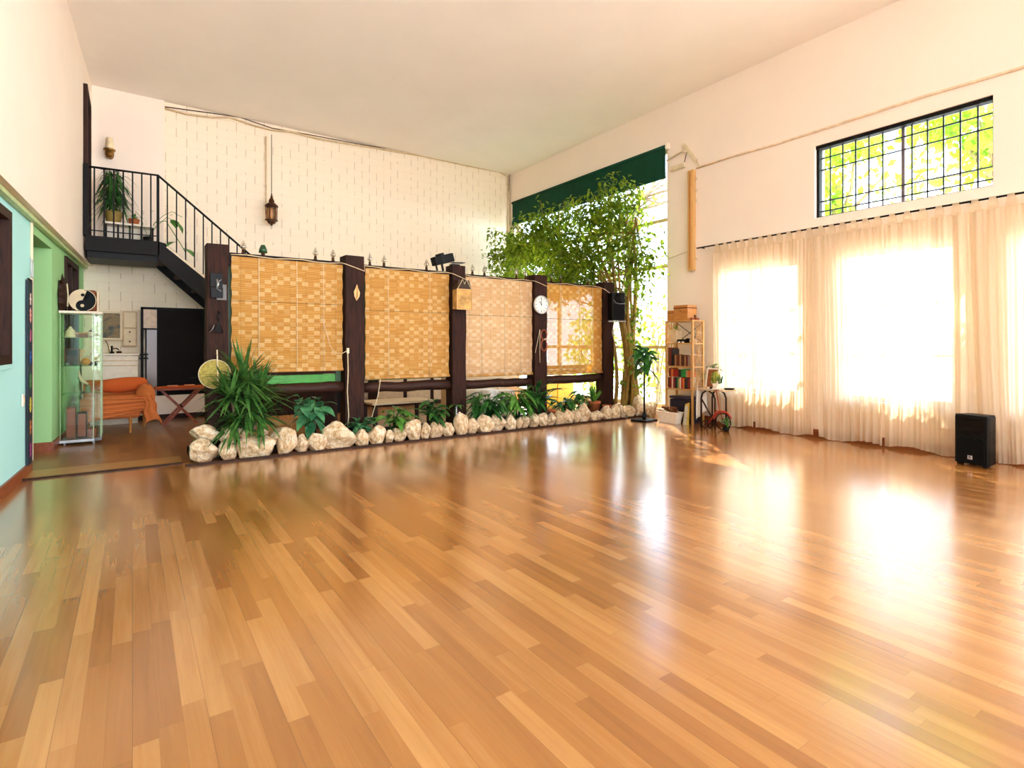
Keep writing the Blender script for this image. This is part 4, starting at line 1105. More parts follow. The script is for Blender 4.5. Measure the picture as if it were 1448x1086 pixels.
ob = bpy.data.objects.new('tmp', cu); COL.objects.link(ob); dg = bpy.context.evaluated_depsgraph_get(); me = bpy.data.meshes.new_from_object(ob.evaluated_get(dg))
bpy.data.objects.remove(ob)
me.transform(Matrix.Rotation(PI/2, 4, 'X'))
me.materials.clear(); me.materials.append(M['black'])
bd = MB().box(-.021,.021,-.0135,-.010,.066,.104).build('badge', M['silver'], t, bevel=.002)
bo = bpy.data.objects.new('badge_letter', me); COL.objects.link(bo); bo.parent = bd; bo.location = (0, -.0145, .071); WM[bo.name] = WM[bd.name]

# ------------------------------------------------------------------ BOOKSHELF at the window wall (front faces -X)
SX0, SX1, SY0, SY1 = 6.88, 7.16, 5.20, 5.72
t = thing('bookshelf', 'slatted pine bookshelf with crossed sides beside the tall window', 'bookshelf', ((SX0+SX1)/2, (SY0+SY1)/2, 0))
for x in (SX0, SX1-.03):
    for y in (SY0, SY1-.03): MB().box(x, x+.03, y, y+.03, 0, 1.56).build('post', M['pine'], t, world=True, bevel=.003)
LEV = [1.545, 1.20, .845, .50]
for z in LEV: MB().box(SX0-.004, SX1+.004, SY0+.002, SY1-.002, z, z+.022).build('shelf_board', M['pineh'], t, world=True, bevel=.003)
for y in (SY0+.006, SY1-.012):      # crossed side lattices
    for (za, zb) in ((1.22,1.54),(.87,1.20),(.52,.84)):
        mb = MB(); zm = (za+zb)/2; xm = (SX0+SX1)/2
        for off in (-.035, .035):
            mb.bar((SX0+.03+max(0,off),y,za), (SX1-.03+min(0,off),y,zb), .006, .012, (0,1,0)); mb.bar((SX1-.03+min(0,off),y,za), (SX0+.03+max(0,off),y,zb), .006, .012, (0,1,0))
        mb.bar((SX0+.03,y,zm), (SX1-.03,y,zm), .006, .012, (0,1,0)); mb.bar((xm,y,za), (xm,y,zb), .006, .01, (0,1,0))
        mb.build('side_lattice', M['pine'], t, world=True, weld=False)
mb = MB(); mb.bar((SX1-.012,SY0+.03,1.23), (SX1-.012,SY1-.03,1.53), .006, .014, (1,0,0)); mb.bar((SX1-.008,SY1-.03,1.23), (SX1-.008,SY0+.03,1.53), .006, .014, (1,0,0))
mb.build('back_brace', M['iron'], t, world=True, weld=False)
# books
BC = {'red':(150,34,26),'dark red':(104,28,22),'orange':(206,104,44),'pale':(214,196,168),'green':(36,128,52),'dark':(40,34,32),'brown':(92,54,32),'tan':(176,130,84),'grey':(140,132,124)}
BMAT = {k: pm('cover_'+k.replace(' ','_'), v, .55, var=.06) for k, v in BC.items()}
PAGES = pm('book_pages', (232,216,184), .8, var=.03)
def book(y, w_, z, h, dpt, colr, label, group, x0=None, lay=False):
    x0 = SX0+.03 if x0 is None else x0
    t = thing('book', label, 'book', (x0+dpt/2, y+w_/2, z), 0, group)
    mb = MB(); c = .0022
    mb.box(-dpt/2, dpt/2, -w_/2, -w_/2+c, 0, h).box(-dpt/2, dpt/2, w_/2-c, w_/2, 0, h).box(-dpt/2-.001, -dpt/2+c, -w_/2, w_/2, 0, h)
    mb.build('cover', BMAT[colr], t, weld=False)
    MB().box(-dpt/2+c+.0003, dpt/2-.004, -w_/2+c+.0003, w_/2-c-.0003, .003, h-.003).build('pages', PAGES, t)
def row(z, y1, y0, hs, cols, where, group, seed, wr=(.02,.034), x0=None, ref='window'):
    r = random.Random(seed); y = y1; k = 0
    while y > y0+.03:
        w_ = min(r.uniform(*wr), y-y0); k += 1
        c = cols[(k-1) % len(cols)]
        h = r.uniform(*hs)
        book(y-w_, w_-.001, z, h, r.uniform(.13,.17), c, '%s book %s, %s from the %s side' % (c, where, ordn(k), ref), group, x0)
        y -= w_
row(.523, SY1-.035, SY0+.035, (.15,.175), ['dark','dark red','red','pale','red','dark','dark','green','tan','pale','red','orange','dark'], 'on the lowest book shelf', 'books on the lowest book shelf', 3)
rr = random.Random(8); y = SY1-.05   # second layer of books lying on top of that row
for k, c in enumerate(['dark red','orange','red','red','dark','green','green','tan','orange']):
    w_ = rr.uniform(.04,.055)
    if y-w_ < SY0+.04: break
    book(y-w_, w_-.002, .7005, rr.uniform(.10,.13), .13, c, '%s book stacked above the lowest row, %s from the window side' % (c, ordn(k+1)), 'books stacked above the lowest row'); y -= w_
row(.868, SY1-.035, SY1-.14, (.23,.30), ['brown','dark red','dark','brown'], 'upright on the middle shelf', 'tall books on the middle shelf', 5)
row(.868, SY1-.15, SY1-.33, (.165,.18), ['brown','tan','brown','dark red'], 'in the even set on the middle shelf', 'matching set on the middle shelf', 6, (.018,.024))
row(.868, SY1-.345, SY0+.035, (.155,.17), ['tan','brown','dark red','grey'], 'at the curtain end of the middle shelf', 'short books on the middle shelf', 7, (.02,.03))
tag(MB().box(SX0+.06, SX0+.19, SY0+.05, SY1-.36, 1.041, 1.05).build('tray', M['white'], bevel=.002), 'thin white tray laid over the short books on the middle shelf', 'tray')
# upper shelf: tall pale box, dark things
t = thing('paper_bag', 'pale box with a sprig of green, at the window end of the upper shelf', 'box', (SX0+.12, SY1-.11, 1.223))
MB().box(-.07,.07,-.06,.06,0,.20).build('carton', M['beige'], t, bevel=.004)
lf = MB(); rosette(lf, (0,0,.20), 14, .09, .02, 5, droop=.4, elev=(.1,1.3)); lf.build('sprig', M['leafmid'], t)
for k, (y0_, y1_, h, nm, mt, lab, cat) in enumerate((
    (SY0+.18, SY0+.33, .055, 'black_case', 'black', 'black zipped case in the middle of the upper shelf', 'case'),
    (SY0+.11, SY0+.17, .07, 'black_pouch', 'iron', 'small black pouch beside the zipped case on the upper shelf', 'pouch'),
    (SY0+.045, SY0+.10, .06, 'cream_box', 'cream', 'small cream box at the curtain end of the upper shelf', 'box'))):
    tag(MB().box(SX0+.05, SX0+.17, y0_, y1_, 1.223, 1.223+h).build(nm, M[mt], bevel=.012, seg=3), lab, cat)
for k in range(2):
    y_ = SY0+.20+.07*k
    tag(MB().lathe([(0,0),(.018,0),(.018,.02),(0,.022)], c=(SX0+.025,y_,1.223), n=12).build('white_tin', M['white'], smooth=True), ('little white tin before the black case, nearer the curtains','little white tin before the black case, nearer the window')[k], 'tin')
# on the top: wooden boxes, little things
t = thing('wooden_chest', 'large honey coloured wooden box standing on the bookshelf', 'box', (SX0+.15, SY0+.255, 1.568))
MB().box(-.11,.11,-.13,.13,0,.235).build('body', M['woodbox'], t, bevel=.006)
MB().box(-.113,.113,-.133,.133,.18,.20).build('lid_edge', M['brownwood'], t, bevel=.002)
MB().ball((-.118,.0,.14), .012).build('knob', M['brass'], t, smooth=True)
t = thing('wooden_chest', 'lower honey coloured wooden box at the window end of the bookshelf top', 'box', (SX0+.145, SY0+.452, 1.568))
MB().box(-.10,.10,-.063,.063,0,.16).build('body', M['woodbox'], t, bevel=.005)
MB().box(-.103,.103,-.065,.065,.115,.125).build('lid_edge', M['brownwood'], t, bevel=.002)
for k in range(4):
    tag(MB().lathe([(0,0),(.020,0),(.026,.012),(.022,.028),(.012,.036),(0,.038)], c=(SX0+.05+.055*k, SY0+.06+.012*(k%2), 1.568), n=12).build('wooden_bowl', M['redwood'], smooth=True), 'little reddish wooden bowl on the bookshelf edge, %s from its front' % ordn(k+1), 'bowl', 'little bowls on the bookshelf')
tag(MB().lathe([(0,0),(.03,0),(.034,.02),(.012,.04),(.01,.06),(.022,.07),(.022,.08),(0,.085)], c=(SX0+.21, SY0+.12, 1.568), n=12).build('burner', M['bronze'], smooth=True), 'small dark metal burner on the bookshelf behind the bowls', 'burner')
# below: dark trunk, tub of firewood, yellow folder
t = thing('storage_chest', 'dark lidded storage chest on the floor inside the lower bookshelf', 'trunk', (7.04, 5.47, 0))
MB().box(-.11,.11,-.20,.20,0,.35).build('body', pm('dark_blue_trunk', (34,28,44), .5), t, bevel=.01)
MB().box(-.115,.115,-.205,.205,.36,.40).build('lid', pm('dark_blue_lid', (52,44,60), .4), t, bevel=.008)
b = G(945, 597)
t = thing('firewood_tub', 'white plastic tub of firewood on the floor before the bookshelf', 'tub', (6.79, 5.55, 0))
mb = MB(); bot = [(-.06,-.155),(.06,-.155),(.06,.155),(-.06,.155)]; top = [(-.085,-.19),(.085,-.19),(.085,.19),(-.085,.19)]
vs = [V(x,y,0) for x,y in bot]+[V(x,y,.165) for x,y in top]+[V(x*.95,y*.97,.165) for x,y in top]+[V(x*.95,y*.97,.02) for x,y in bot]
mb.add(vs, [(3,2,1,0)]+[(i,(i+1)%4,4+(i+1)%4,4+i) for i in range(4)]+[(4+i,4+(i+1)%4,8+(i+1)%4,8+i) for i in range(4)]+[(8+i,8+(i+1)%4,12+(i+1)%4,12+i) for i in range(4)]+[(12,13,14,15)])
mb.build('tub_body', M['basket'], t, bevel=.006)
MB().tube([(-.088,-.193,.165),(.088,-.193,.165),(.088,.193,.165),(-.088,.193,.165)], .009, 6, closed=True).build('tub_rim', M['basket'], t)
for k in range(7):
    rr = random.Random(60+k)
    z = .13+.03*(k % 3)
    q = V(6.79+rr.uniform(-.04,.04), 5.55+(-.12+.04*k), z+.03)
    tag(MB().tube([q+V(rr.uniform(-.02,.02),-.06,rr.uniform(-.01,.01)), q+V(0,.06,rr.uniform(0,.012))], rr.uniform(.016,.024), 7).build('firewood_piece', M['bark']), 'rough brown firewood piece in the white tub, %s from the curtain end' % ordn(k+1), 'firewood', 'firewood in the white tub')
t = thing('yellow_folder', 'yellow folder leaning against the front of the bookshelf', 'folder', (6.80, 5.27, 0))
MB().add([(0,-.05,0),(.0,.05,0),(.05,.045,.30),(.05,-.03,.33),(.014,-.05,0),(.014,.05,0),(.064,.045,.30),(.064,-.03,.33)], [(0,1,2,3),(7,6,5,4),(0,4,5,1),(1,5,6,2),(2,6,7,3),(3,7,4,0)]).build('cover', pm('mustard_card', (206,176,72), .6), t)
MB().add([(-.016,-.02,0),(-.016,.03,0),(.03,.03,.27),(.03,-.02,.29),(-.008,-.02,0),(-.008,.03,0),(.038,.03,.27),(.038,-.02,.29)], [(0,1,2,3),(7,6,5,4),(0,4,5,1),(1,5,6,2),(2,6,7,3),(3,7,4,0)]).build('loose_sheet', pm('pale_grey_card', (196,190,170), .6), t)

# ------------------------------------------------------------------ SIDE TABLE with plants
TX0, TX1, TY0, TY1 = 6.78, 7.10, 4.62, 5.04
t = thing('side_table', 'small dark bentwood side table by the first curtain', 'table', ((TX0+TX1)/2, (TY0+TY1)/2, 0))
MB().box(TX0, TX1, TY0, TY1, .535, .555).build('tabletop', M['beige'], t, world=True, bevel=.004)
for x, y in ((TX0+.03,TY0+.15),(TX0+.03,TY1-.04),(TX1-.03,TY0+.15),(TX1-.03,TY1-.04)):
    MB().tube([(x,y,0),(x,y,.42),(x,y+(.03 if y < 4.85 else -.02),.49),(x,y+(.10 if y < 4.85 else -.08),.53)], .013, 8).build('leg', M['darkwood'], t, world=True, smooth=True)
MB().bar((TX0+.03,TY1-.05,.40), (TX0+.03,TY0+.16,.10), .014, .02, (1,0,0)).build('brace', M['darkwood'], t, world=True)
t = thing('table_cloth', 'pale cloth draped over the shelf end of the side table', 'cloth', (TX0, TY1, .3))
def fn(u, v):
    if v > .72: return V(TX0-.006+u*.30, TY1+.008-(v-.72)/.28*.34, .561+.002*math.sin(u*9))
    vv = v/.72
    return V(TX0-.006+u*.24+.02*(1-vv), TY1+.012+.014*math.sin(u*11+vv*2)*(1-vv)+.02*(1-vv), .10+.12*u+vv*(.461-.12*u))
MB().grid(fn, 14, 18).build('drape', M['whitecloth'], t, world=True, smooth=True, solid=.004)
# framed picture leaning on the table
t = thing('framed_picture', 'white framed picture of a figure leaning on the side table', 'picture', (TX0+.07, TY1-.17, .565), PI/2+PI)
tilt = Matrix.Rotation(-.2, 3, 'X')
def tl(mb): 
    mb.v = [tilt @ v for v in mb.v]; return mb
wq, hq = .10, .30
tl(MB().box(-wq,wq,0,.012,0,.022).box(-wq,wq,0,.012,hq-.022,hq).box(-wq,-wq+.022,0,.012,.022,hq-.022).box(wq-.022,wq,0,.012,.022,hq-.022)).build('frame', M['white'], t, weld=True)
tl(MB().box(-wq+.022,wq-.022,.003,.009,.022,hq-.022)).build('print', pm('brown_print', (150,84,40), .6, var=.3, scale=20), t)
tl(MB().prism([(.012*math.cos(a*PI/8),.002,.135+.065*math.sin(a*PI/8)) for a in range(16)], V(0,-.001,0))).build('printed_figure', pm('print_figure', (160,170,120), .6), t)
# cactus in white pot
t = thing('potted_cactus', 'round green cactus in a white pot on the side table', 'cactus', (TX0+.12, TY0+.20, .556))
MB().lathe([(0,0),(.04,0),(.052,.085),(.046,.085),(.04,.07),(0,.07)], n=18).build('pot', M['white'], t, smooth=True)
mb = MB(); n = 24
def cf(u, v):
    a = 2*PI*u; ph = PI*v; rr = .062*(1+.10*math.cos(a*10))*math.sin(max(.03,min(ph,PI-.03)))
    return V(rr*math.cos(a), rr*math.sin(a), .165-math.cos(ph)*.095)
MB().grid(cf, 60, 12).build('cactus_body', leafmat('cactus_skin', (88,110,36), (168,160,60), .05, .5), t, smooth=True)
MB().tube([(.0,-.05,.09),(.0,-.085,.10),(.0,-.095,.15),(.0,-.11,.19)], [.012,.014,.013,.008], 8).build('side_shoot', M['leafdk'], t, smooth=True)
# orchid-like plant behind the picture
t = thing('potted_orchid', 'green plant with white blossoms behind the framed picture', 'plant', (TX0+.22, TY1-.10, .556))
MB().lathe([(0,0),(.04,0),(.05,.09),(.044,.09),(.04,.075),(0,.075)], n=16).build('pot', M['terracotta'], t, smooth=True)
st = MB(); st.tube([(0,0,.08),(.0,-.04,.25),(.0,-.10,.33)], .005, 5); st.tube([(0,0,.08),(0,.03,.2),(0,.05,.3)], .005, 5); st.build('stem', M['leafmid'], t, smooth=True)
lf = MB(); rq = random.Random(4)
for k in range(22):
    a = rq.uniform(0,6.28); lf.leaf((0,rq.uniform(-.08,.03),rq.uniform(.22,.34)), V(math.cos(a)*.6,math.sin(a),rq.uniform(-.1,.6)), .10, .055, .4, 4)
for k in range(8):
    a = rq.uniform(0,6.28); lf.leaf((-.05,.05,.10+.02*k), V(-.3+math.cos(a)*.2,.5*math.sin(a),.5), .2, .03, .6, 4)
lf.build('foliage', M['leafmid'], t, smooth=True)
fl = MB()
for k in range(5):
    q = V(rq.uniform(-.03,.03), -.12+rq.uniform(-.05,.02), .30+rq.uniform(-.05,.04))
    for j in range(5): fl.leaf(q, V(math.cos(j*1.26), math.sin(j*1.26), .3), .032, .026, .2, 3)
fl.build('blossom', M['whitecloth'], t)
tag(MB().lathe([(0,0),(.06,0),(.075,.014),(.07,.018),(.055,.008),(0,.008)], c=(TX1-.10,TY0+.05,.556), n=20).build('dark_dish', M['iron'], smooth=True), 'dark shallow dish at the curtain end of the side table', 'dish')
for k, (dx, dy, rr_, cname, lab, mt) in enumerate(((.02,.335,.02,'amber_stone','amber coloured stone before the framed picture','amber_c'),(.018,.285,.018,'shell','small white shell before the framed picture','white'),(.02,.255,.022,'dark_cup','small dark cup beside the potted cactus','iron'))):
    m_ = M.get(mt) or pm('amber_ceramic', (206,150,70), .4)
    tag(MB().ball((TX0+dx+.02, TY0+dy-.03, .556+rr_*.85), rr_, sc=(1,1,.85)).build(cname, m_, smooth=True), lab, 'ornament')
# red tricycle shaped plant holder on the floor
t = thing('tricycle_planter', 'red and black tricycle shaped plant holder before the side table', 'plant holder', (6.74, 4.60, 0))
def wheel(c, r_, nm='wheel'):
    w_ = MB().tube([(c[0], c[1]+r_*math.cos(a*PI/10), c[2]+r_*math.sin(a*PI/10)) for a in range(20)], .008, 6, closed=True).build(nm, M['iron'], t, world=True, smooth=True)
    sp_ = MB()
    for a in range(4): sp_.tube([(c[0], c[1]+r_*math.cos(a*PI/4), c[2]+r_*math.sin(a*PI/4)), (c[0], c[1]-r_*math.cos(a*PI/4), c[2]-r_*math.sin(a*PI/4))], .0025, 4)
    sp_.build('spokes', M['iron'], w_, world=True)
wheel((6.75,4.60,.125), .115); 
for dx in (-.05,.07): wheel((6.75+dx,4.86,.06), .05)
MB().tube([(6.75, 4.60+.14*math.cos(a*PI/12+.15), .125+.14*math.sin(a*PI/12+.15)) for a in range(11)], [.006]+[.014]*9+[.006], 6).build('fender', M['red'], t, world=True, smooth=True)
MB().tube([(6.75,4.86,.06),(6.75,4.78,.15),(6.75,4.70,.27),(6.75,4.66,.26)], .010, 7).build('frame_tube', M['red'], t, world=True, smooth=True)
MB().tube([(6.75,4.60,.125),(6.75,4.66,.30),(6.75,4.71,.56)], .009, 7).tube([(6.70,4.71,.56),(6.80,4.71,.56)], .008, 6).build('handlebar', M['redwood'], t, world=True, smooth=True)
MB().lathe([(0,0),(.035,0),(.045,.06),(.04,.06),(0,.05)], c=(6.75,4.55,.0), n=14).build('basket', M['iron'], t, world=True, smooth=True)
lf = MB(); rosette(lf, (6.75,4.54,.13), 22, .10, .03, 9, droop=.6, elev=(-.3,1.2)); lf.build('foliage', M['leafmid'], t, world=True)
# ------------------------------------------------------------------ STAIRS AND LANDING
LZ = 2.71; LY0, LY1 = 9.56, YB-.07
t = thing('staircase', 'black steel staircase descending along the brick wall from the landing', 'staircase', (1.4, 10.1, 0))
MB().box(LX(10.6)+.004, .31, LY0+.03, LY1, LZ-.05, LZ-.005).build('landing_deck', M['darkwood'], t, world=True)
MB().box(LX(10.0)+.004, .33, LY0, LY0+.03, LZ-.21, LZ).build('landing_fascia', M['iron'], t, world=True, bevel=.004)
run, rise = .245, .2085
for y in (LY0, LY1-.03):
    n = 13; x1 = .31+run*(n-.9); z1 = LZ-rise*(n-.9)
    MB().prism([(.31,y,LZ),(.40,y,LZ-.02),(x1,y,max(.01,z1)),(x1-.2,y,.01),(x1-.36,y,.01),(.31,y,LZ-.26)], V(0,.03,0)).build('stringer', M['iron'], t, world=True)
for i in range(12):
    x = .31+run*i; z = LZ-rise*(i+1)
    MB().box(x, x+run+.03, LY0+.031, LY1-.031, z-.04, z).build('tread', M['darkwood'], t, world=True, bevel=.004)
mb = MB(); mb.bar((.42,LY0-.004,LZ-.065), (2.2,LY0-.004,LZ-.065-1.78*rise/run), .012, .03); mb.build('edge_strip', M['ivory'], t, world=True)
MB().box(LX(10.3)+.01, .31, LY0+.06, LY1-.2, LZ-.30, LZ-.06).build('landing_shadow', M['black'], t, world=True)  # black box stands in for the shade under the landing
# railing
RZ = 3.68
t = thing('stair_railing', 'black iron railing with thin bars around the landing and stairs', 'railing', (0, LY0-.03, LZ))
yr = LY0+.015; sl = rise/run
x9 = 2.3
MB().tube([(LX(yr)+.02,yr,RZ-.02),(.31,yr,RZ),(x9,yr,RZ-(x9-.31)*sl)], .016, 8).build('handrail', M['iron'], t, world=True, smooth=True)
MB().box(LX(yr)+.005, LX(yr)+.065, yr-.03, yr+.03, LZ+.001, RZ+.02).build('wall_post', M['iron'], t, world=True, bevel=.004)
MB().box(.292, .328, yr-.018, yr+.018, LZ+.001, RZ).build('newel', M['iron'], t, world=True, bevel=.003)
MB().bar((LX(yr)+.06,yr,LZ+.075), (.30,yr,LZ+.075), .014, .014).build('bottom_bar', M['iron'], t, world=True)
n = 7
for i in range(n):
    x = LX(yr)+.06+(.31-LX(yr)-.06)*(i+.6)/(n+.4)
    MB().box(x-.0095, x+.0095, yr-.0095, yr+.0095, LZ+.001, RZ-.018).build('baluster', M['iron'], t, world=True)
for i in range(1, 16):
    x = .31+.1165*i
    zt = RZ-(x-.31)*sl
    MB().box(x-.0085, x+.0085, yr-.0085, yr+.0085, zt-1.02, zt-.008).build('baluster', M['iron'], t, world=True)
# things on the landing
bx0, bx1 = -.33, .27
t = thing('plant_bench', 'low white bench with black legs on the landing, under the palm', 'bench', (0, 10.05, LZ))
MB().box(bx0, bx1, 9.92, 10.22, LZ+.255, LZ+.285).build('bench_top', M['white'], t, world=True, bevel=.004)
MB().box(bx0+.01, bx1-.01, 10.16, 10.19, LZ+.005, LZ+.255).build('back_panel', M['white'], t, world=True)
for i in range(5):
    x = bx0+.015+(bx1-bx0-.03)*i/4
    MB().box(x-.012, x+.012, 9.94, 9.97, LZ, LZ+.255).build('leg', M['iron'], t, world=True)
p = (-.23, 10.1, LZ+.286)
t = thing('potted_palm', 'tall drooping palm in a pot on the landing bench by the door', 'plant', p)
MB().lathe([(0,0),(.085,0),(.115,.17),(.108,.18),(.10,.16),(0,.15)], n=18).build('pot', pm('olive_pot', (150,126,60), .6), t, smooth=True)
st = MB(); lf = MB(); rq = random.Random(12)
for k in range(5): st.tube([(0,0,.15),(rq.uniform(-.05,.05),rq.uniform(-.05,.05),.5),(rq.uniform(-.08,.08),rq.uniform(-.08,.08),.74)], .012, 6)
st.build('stem', M['gbark'], t, smooth=True)
for k in range(230):
    a = rq.uniform(0,6.28); e = rq.uniform(-.6,.9); z = rq.uniform(.28,.78)
    d = V(math.cos(a)*math.cos(e), math.sin(a)*math.cos(e), math.sin(e))
    q = V(rq.uniform(-.05,.05), rq.uniform(-.05,.05), z)
    L = rq.uniform(.18,.34)
    if p[0]+d.x*L < LX(10.1)+.03: d.x = abs(d.x)*.3
    lf.leaf(q, d, L, .028, .9, 4, fold=.1)
lf.build('foliage', M['leafdk'], t, smooth=True)
t = thing('potted_succulent', 'small plant in a brown pot in the middle of the landing bench', 'plant', (.02, 10.04, LZ+.286))
MB().lathe([(0,0),(.06,0),(.075,.09),(.07,.09),(0,.075)], n=16).build('pot', M['terracotta'], t, smooth=True)
lf = MB(); rosette(lf, (0,0,.08), 24, .10, .022, 3, droop=.3, elev=(.0,1.4)); lf.build('foliage', M['leafmid'], t)
t = thing('trailing_vine', 'trailing vine with a few big round leaves at the landing corner', 'plant', (.30, 10.0, LZ))
MB().lathe([(0,0),(.06,0),(.07,.12),(.064,.12),(0,.10)], c=(-.10,.0,0), n=14).build('pot', M['iron'], t, smooth=True)
v = MB(); v.tube([(-.10,0,.1),(-.02,-.05,.34),(.12,-.18,.36),(.22,-.36,.14),(.30,-.38,.0),(.36,-.39,-.12)], .006, 5); v.tube([(-.10,0,.1),(.0,.05,.3),(.14,.05,.46),(.22,.02,.42)], .005, 5); v.tube([(-.1,0,.1),(-.2,0,.42),(-.26,.04,.5)], .004, 5)
v.tube([(-.02,-.05,.34),(.10,-.10,.46),(.20,-.14,.52),(.33,-.20,.44)], .004, 5)
v.build('stem', M['leafmid'], t, smooth=True)
lf = MB()
lf.leaf((.22,-.36,.34), V(.4,-.2,-.6), .19, .17, .2, 6, pw=1); lf.leaf((.20,-.34,.36), V(.1,-.3,-.3), .15, .13, .3, 6, pw=1)
lf.leaf((.32,-.39,-.06), V(.5,-.4,-.35), .20, .18, .2, 6, pw=1); lf.leaf((.24,-.40,.02), V(-.5,-.4,-.2), .16, .14, .3, 6, pw=1)
for k in range(16): lf.leaf((rq.uniform(-.28,.3), rq.uniform(-.1,.05), rq.uniform(.28,.54)), V(rq.uniform(-1,1),rq.uniform(-1,1),rq.uniform(-.3,.6)), .045, .02, .3, 3)
lf.build('foliage', M['leafmid'], t, smooth=True)
# folded dark umbrella-like bar above the palm
# wall sconce
p = onY(155, 214, YB-.11)
t = thing('wall_sconce', 'brass wall sconce with a glass cup above the landing', 'sconce', (p.x, YB-.06, p.z-.06))
MB().lathe([(0,-.002),(.05,-.002),(.05,.012),(0,.014)], n=16, mat=Matrix.Rotation(PI/2,3,'X')).build('backplate', M['brass'], t, smooth=True)
MB().tube([(0,-.01,0),(0,-.07,-.02),(0,-.10,.02)], .012, 8).lathe([(.03,-.06),(.055,-.03),(.06,.05),(.078,.055),(.078,.075),(.0,.075)], c=(0,-.11,0), n=16).build('cup_holder', M['brass'], t, smooth=True)
MB().lathe([(.045,.076),(.05,.10),(.045,.22),(.04,.25)], c=(0,-.11,0), n=16).build('glass_shade', pm('frosted_glass', (236,214,170), .3), t, smooth=True, solid=.003)
# moroccan lantern on a long drop
p = onY(384, 294, 10.40)
t = thing('pendant_lantern', 'dark openwork metal lantern hanging on a long drop before the brick wall', 'lantern', (p.x, 10.40, 3.33))
hx = lambda pr, m_, nm, smooth=False, n=6: MB().lathe(pr, n=n).build(nm, m_, t, smooth=smooth)
hx([(.0,.0),(.05,.0),(.075,.035),(.078,.05),(0,.05)], M['bronze'], 'base_cup')
hx([(.10,.052),(.108,.06),(.108,.075),(.0,.078)], M['bronze'], 'lower_collar')
hx([(.075,.08),(.082,.2),(.075,.30)], M['amber'], 'glass_body')
for k in range(6):
    a = k*PI/3; MB().bar((.088*math.cos(a),.088*math.sin(a),.07), (.092*math.cos(a),.092*math.sin(a),.305), .02, .012, (math.cos(a),math.sin(a),0)).build('side_bar', M['bronze'], t)
hx([(.11,.30),(.112,.32),(.07,.36),(.045,.375),(.05,.40),(.035,.44),(.018,.46),(.022,.48),(.01,.50),(.014,.52),(0,.55)], M['bronze'], 'crown', True, 12)
MB().tube([(0,0,0),(0,0,-.03)], .02, 8).tube([(0,0,-.03),(0,0,-.09)], .004, 5).build('finial', M['bronze'], t, smooth=True)
MB().tube([(0,0,.54),(0,0,1.0),(0,0,1.58)], .006, 6).build('suspension', M['bronze'], t, smooth=True)
MB().tube([(-.055,.20,1.60),(-.05,.21,.9),(-.055,.20,.2)], .012, 6).build('conduit_drop', M['cable'], t, smooth=True)
# cables along the top of the brick wall
pts = [onY(px, py, YB-.045) for px, py in ((233,153),(262,161),(300,166),(325,166),(355,176),(384,184),(410,186),(450,196),(490,203),(540,211),(600,221),(660,234),(706,243),(718,250))]
tag(MB().tube(pts+[V(pts[-1].x+.02, YB-.045, 4.6), V(pts[-1].x+.03, YB-.045, 3.2)], .016, 6).build('conduit', M['cable'], smooth=True), 'wavy pale cable along the top of the brick wall', 'cable')
pts = [onY(px, py, YB-.012) for px, py in ((233,151),(300,160),(340,166),(384,181),(440,191),(520,206),(600,218),(700,241),(720,247))]
tag(MB().tube(pts+[V(pts[-1].x-.01, YB-.012, 4.5), V(pts[-1].x-.02, YB-.012, 3.0)], .008, 6).build('wire_run', M['bronze'], smooth=True), 'thin dark wire above the wavy cable on the brick wall', 'wire')

# ------------------------------------------------------------------ LEFT WALL
# painted banner
b0 = onX(36, 660, LG(6.74)); 
t = thing('painted_banner', 'tall narrow dark banner painted with seven coloured flowers', 'banner', (LG(6.74)+.016, 6.735, .09))
bw = .095; z0_, z1_ = .09, 1.79
MB().add([(LG(6.64)+.004,6.64,z0_),(LG(6.64)+.022,6.64,z0_),(LG(6.83)+.022,6.83,z0_),(LG(6.83)+.004,6.83,z0_),(LG(6.64)+.004,6.64,z1_),(LG(6.64)+.022,6.64,z1_),(LG(6.83)+.022,6.83,z1_),(LG(6.83)+.004,6.83,z1_)],
    [(0,3,2,1),(4,5,6,7),(0,1,5,4),(1,2,6,5),(2,3,7,6),(3,0,4,7)]).build('panel', pm('midnight_canvas', (26,40,48), .7, var=.4, scale=3), t, world=True)
MOT = [('top motif', (236,206,184), 1.62, .05), ('pale motif', (226,150,140), 1.47, .06), ('pink motif', (196,96,130), 1.28, .05), ('blue motif', (40,96,170), 1.08, .055), ('green motif', (74,132,60), .86, .065), ('yellow motif', (214,196,64), .64, .06), ('orange motif', (190,110,40), .43, .06), ('magenta motif', (156,44,110), .22, .06)]
for i, (nm, c, zc, rad) in enumerate(MOT):
    mb = MB(); x = LG(6.735)+.0235; m_ = pm('paint_'+nm.replace(' ','_'), c, .6)
    np_ = 6+i % 3*2
    for k in range(np_):
        a = 2*PI*k/np_
        pts = []
        for j in range(8):
            s = 2*PI*j/8; u, v_ = rad*.55+rad*.45*math.cos(s), rad*.22*math.sin(s)
            pts.append((x+.0012, 6.735+(u*math.cos(a)-v_*math.sin(a))*1.0, zc+(u*math.sin(a)+v_*math.cos(a))*1.25))
        mb.prism(pts, V(-.002,0,0))
    mb.prism([(x+.002, 6.735+rad*.25*math.cos(s*PI/6), zc+rad*.3*math.sin(s*PI/6)) for s in range(12)], V(-.003,0,0))
    o = mb.build('flower_motif', m_, t, world=True); o['label'] = nm.replace('motif', 'painted flower')
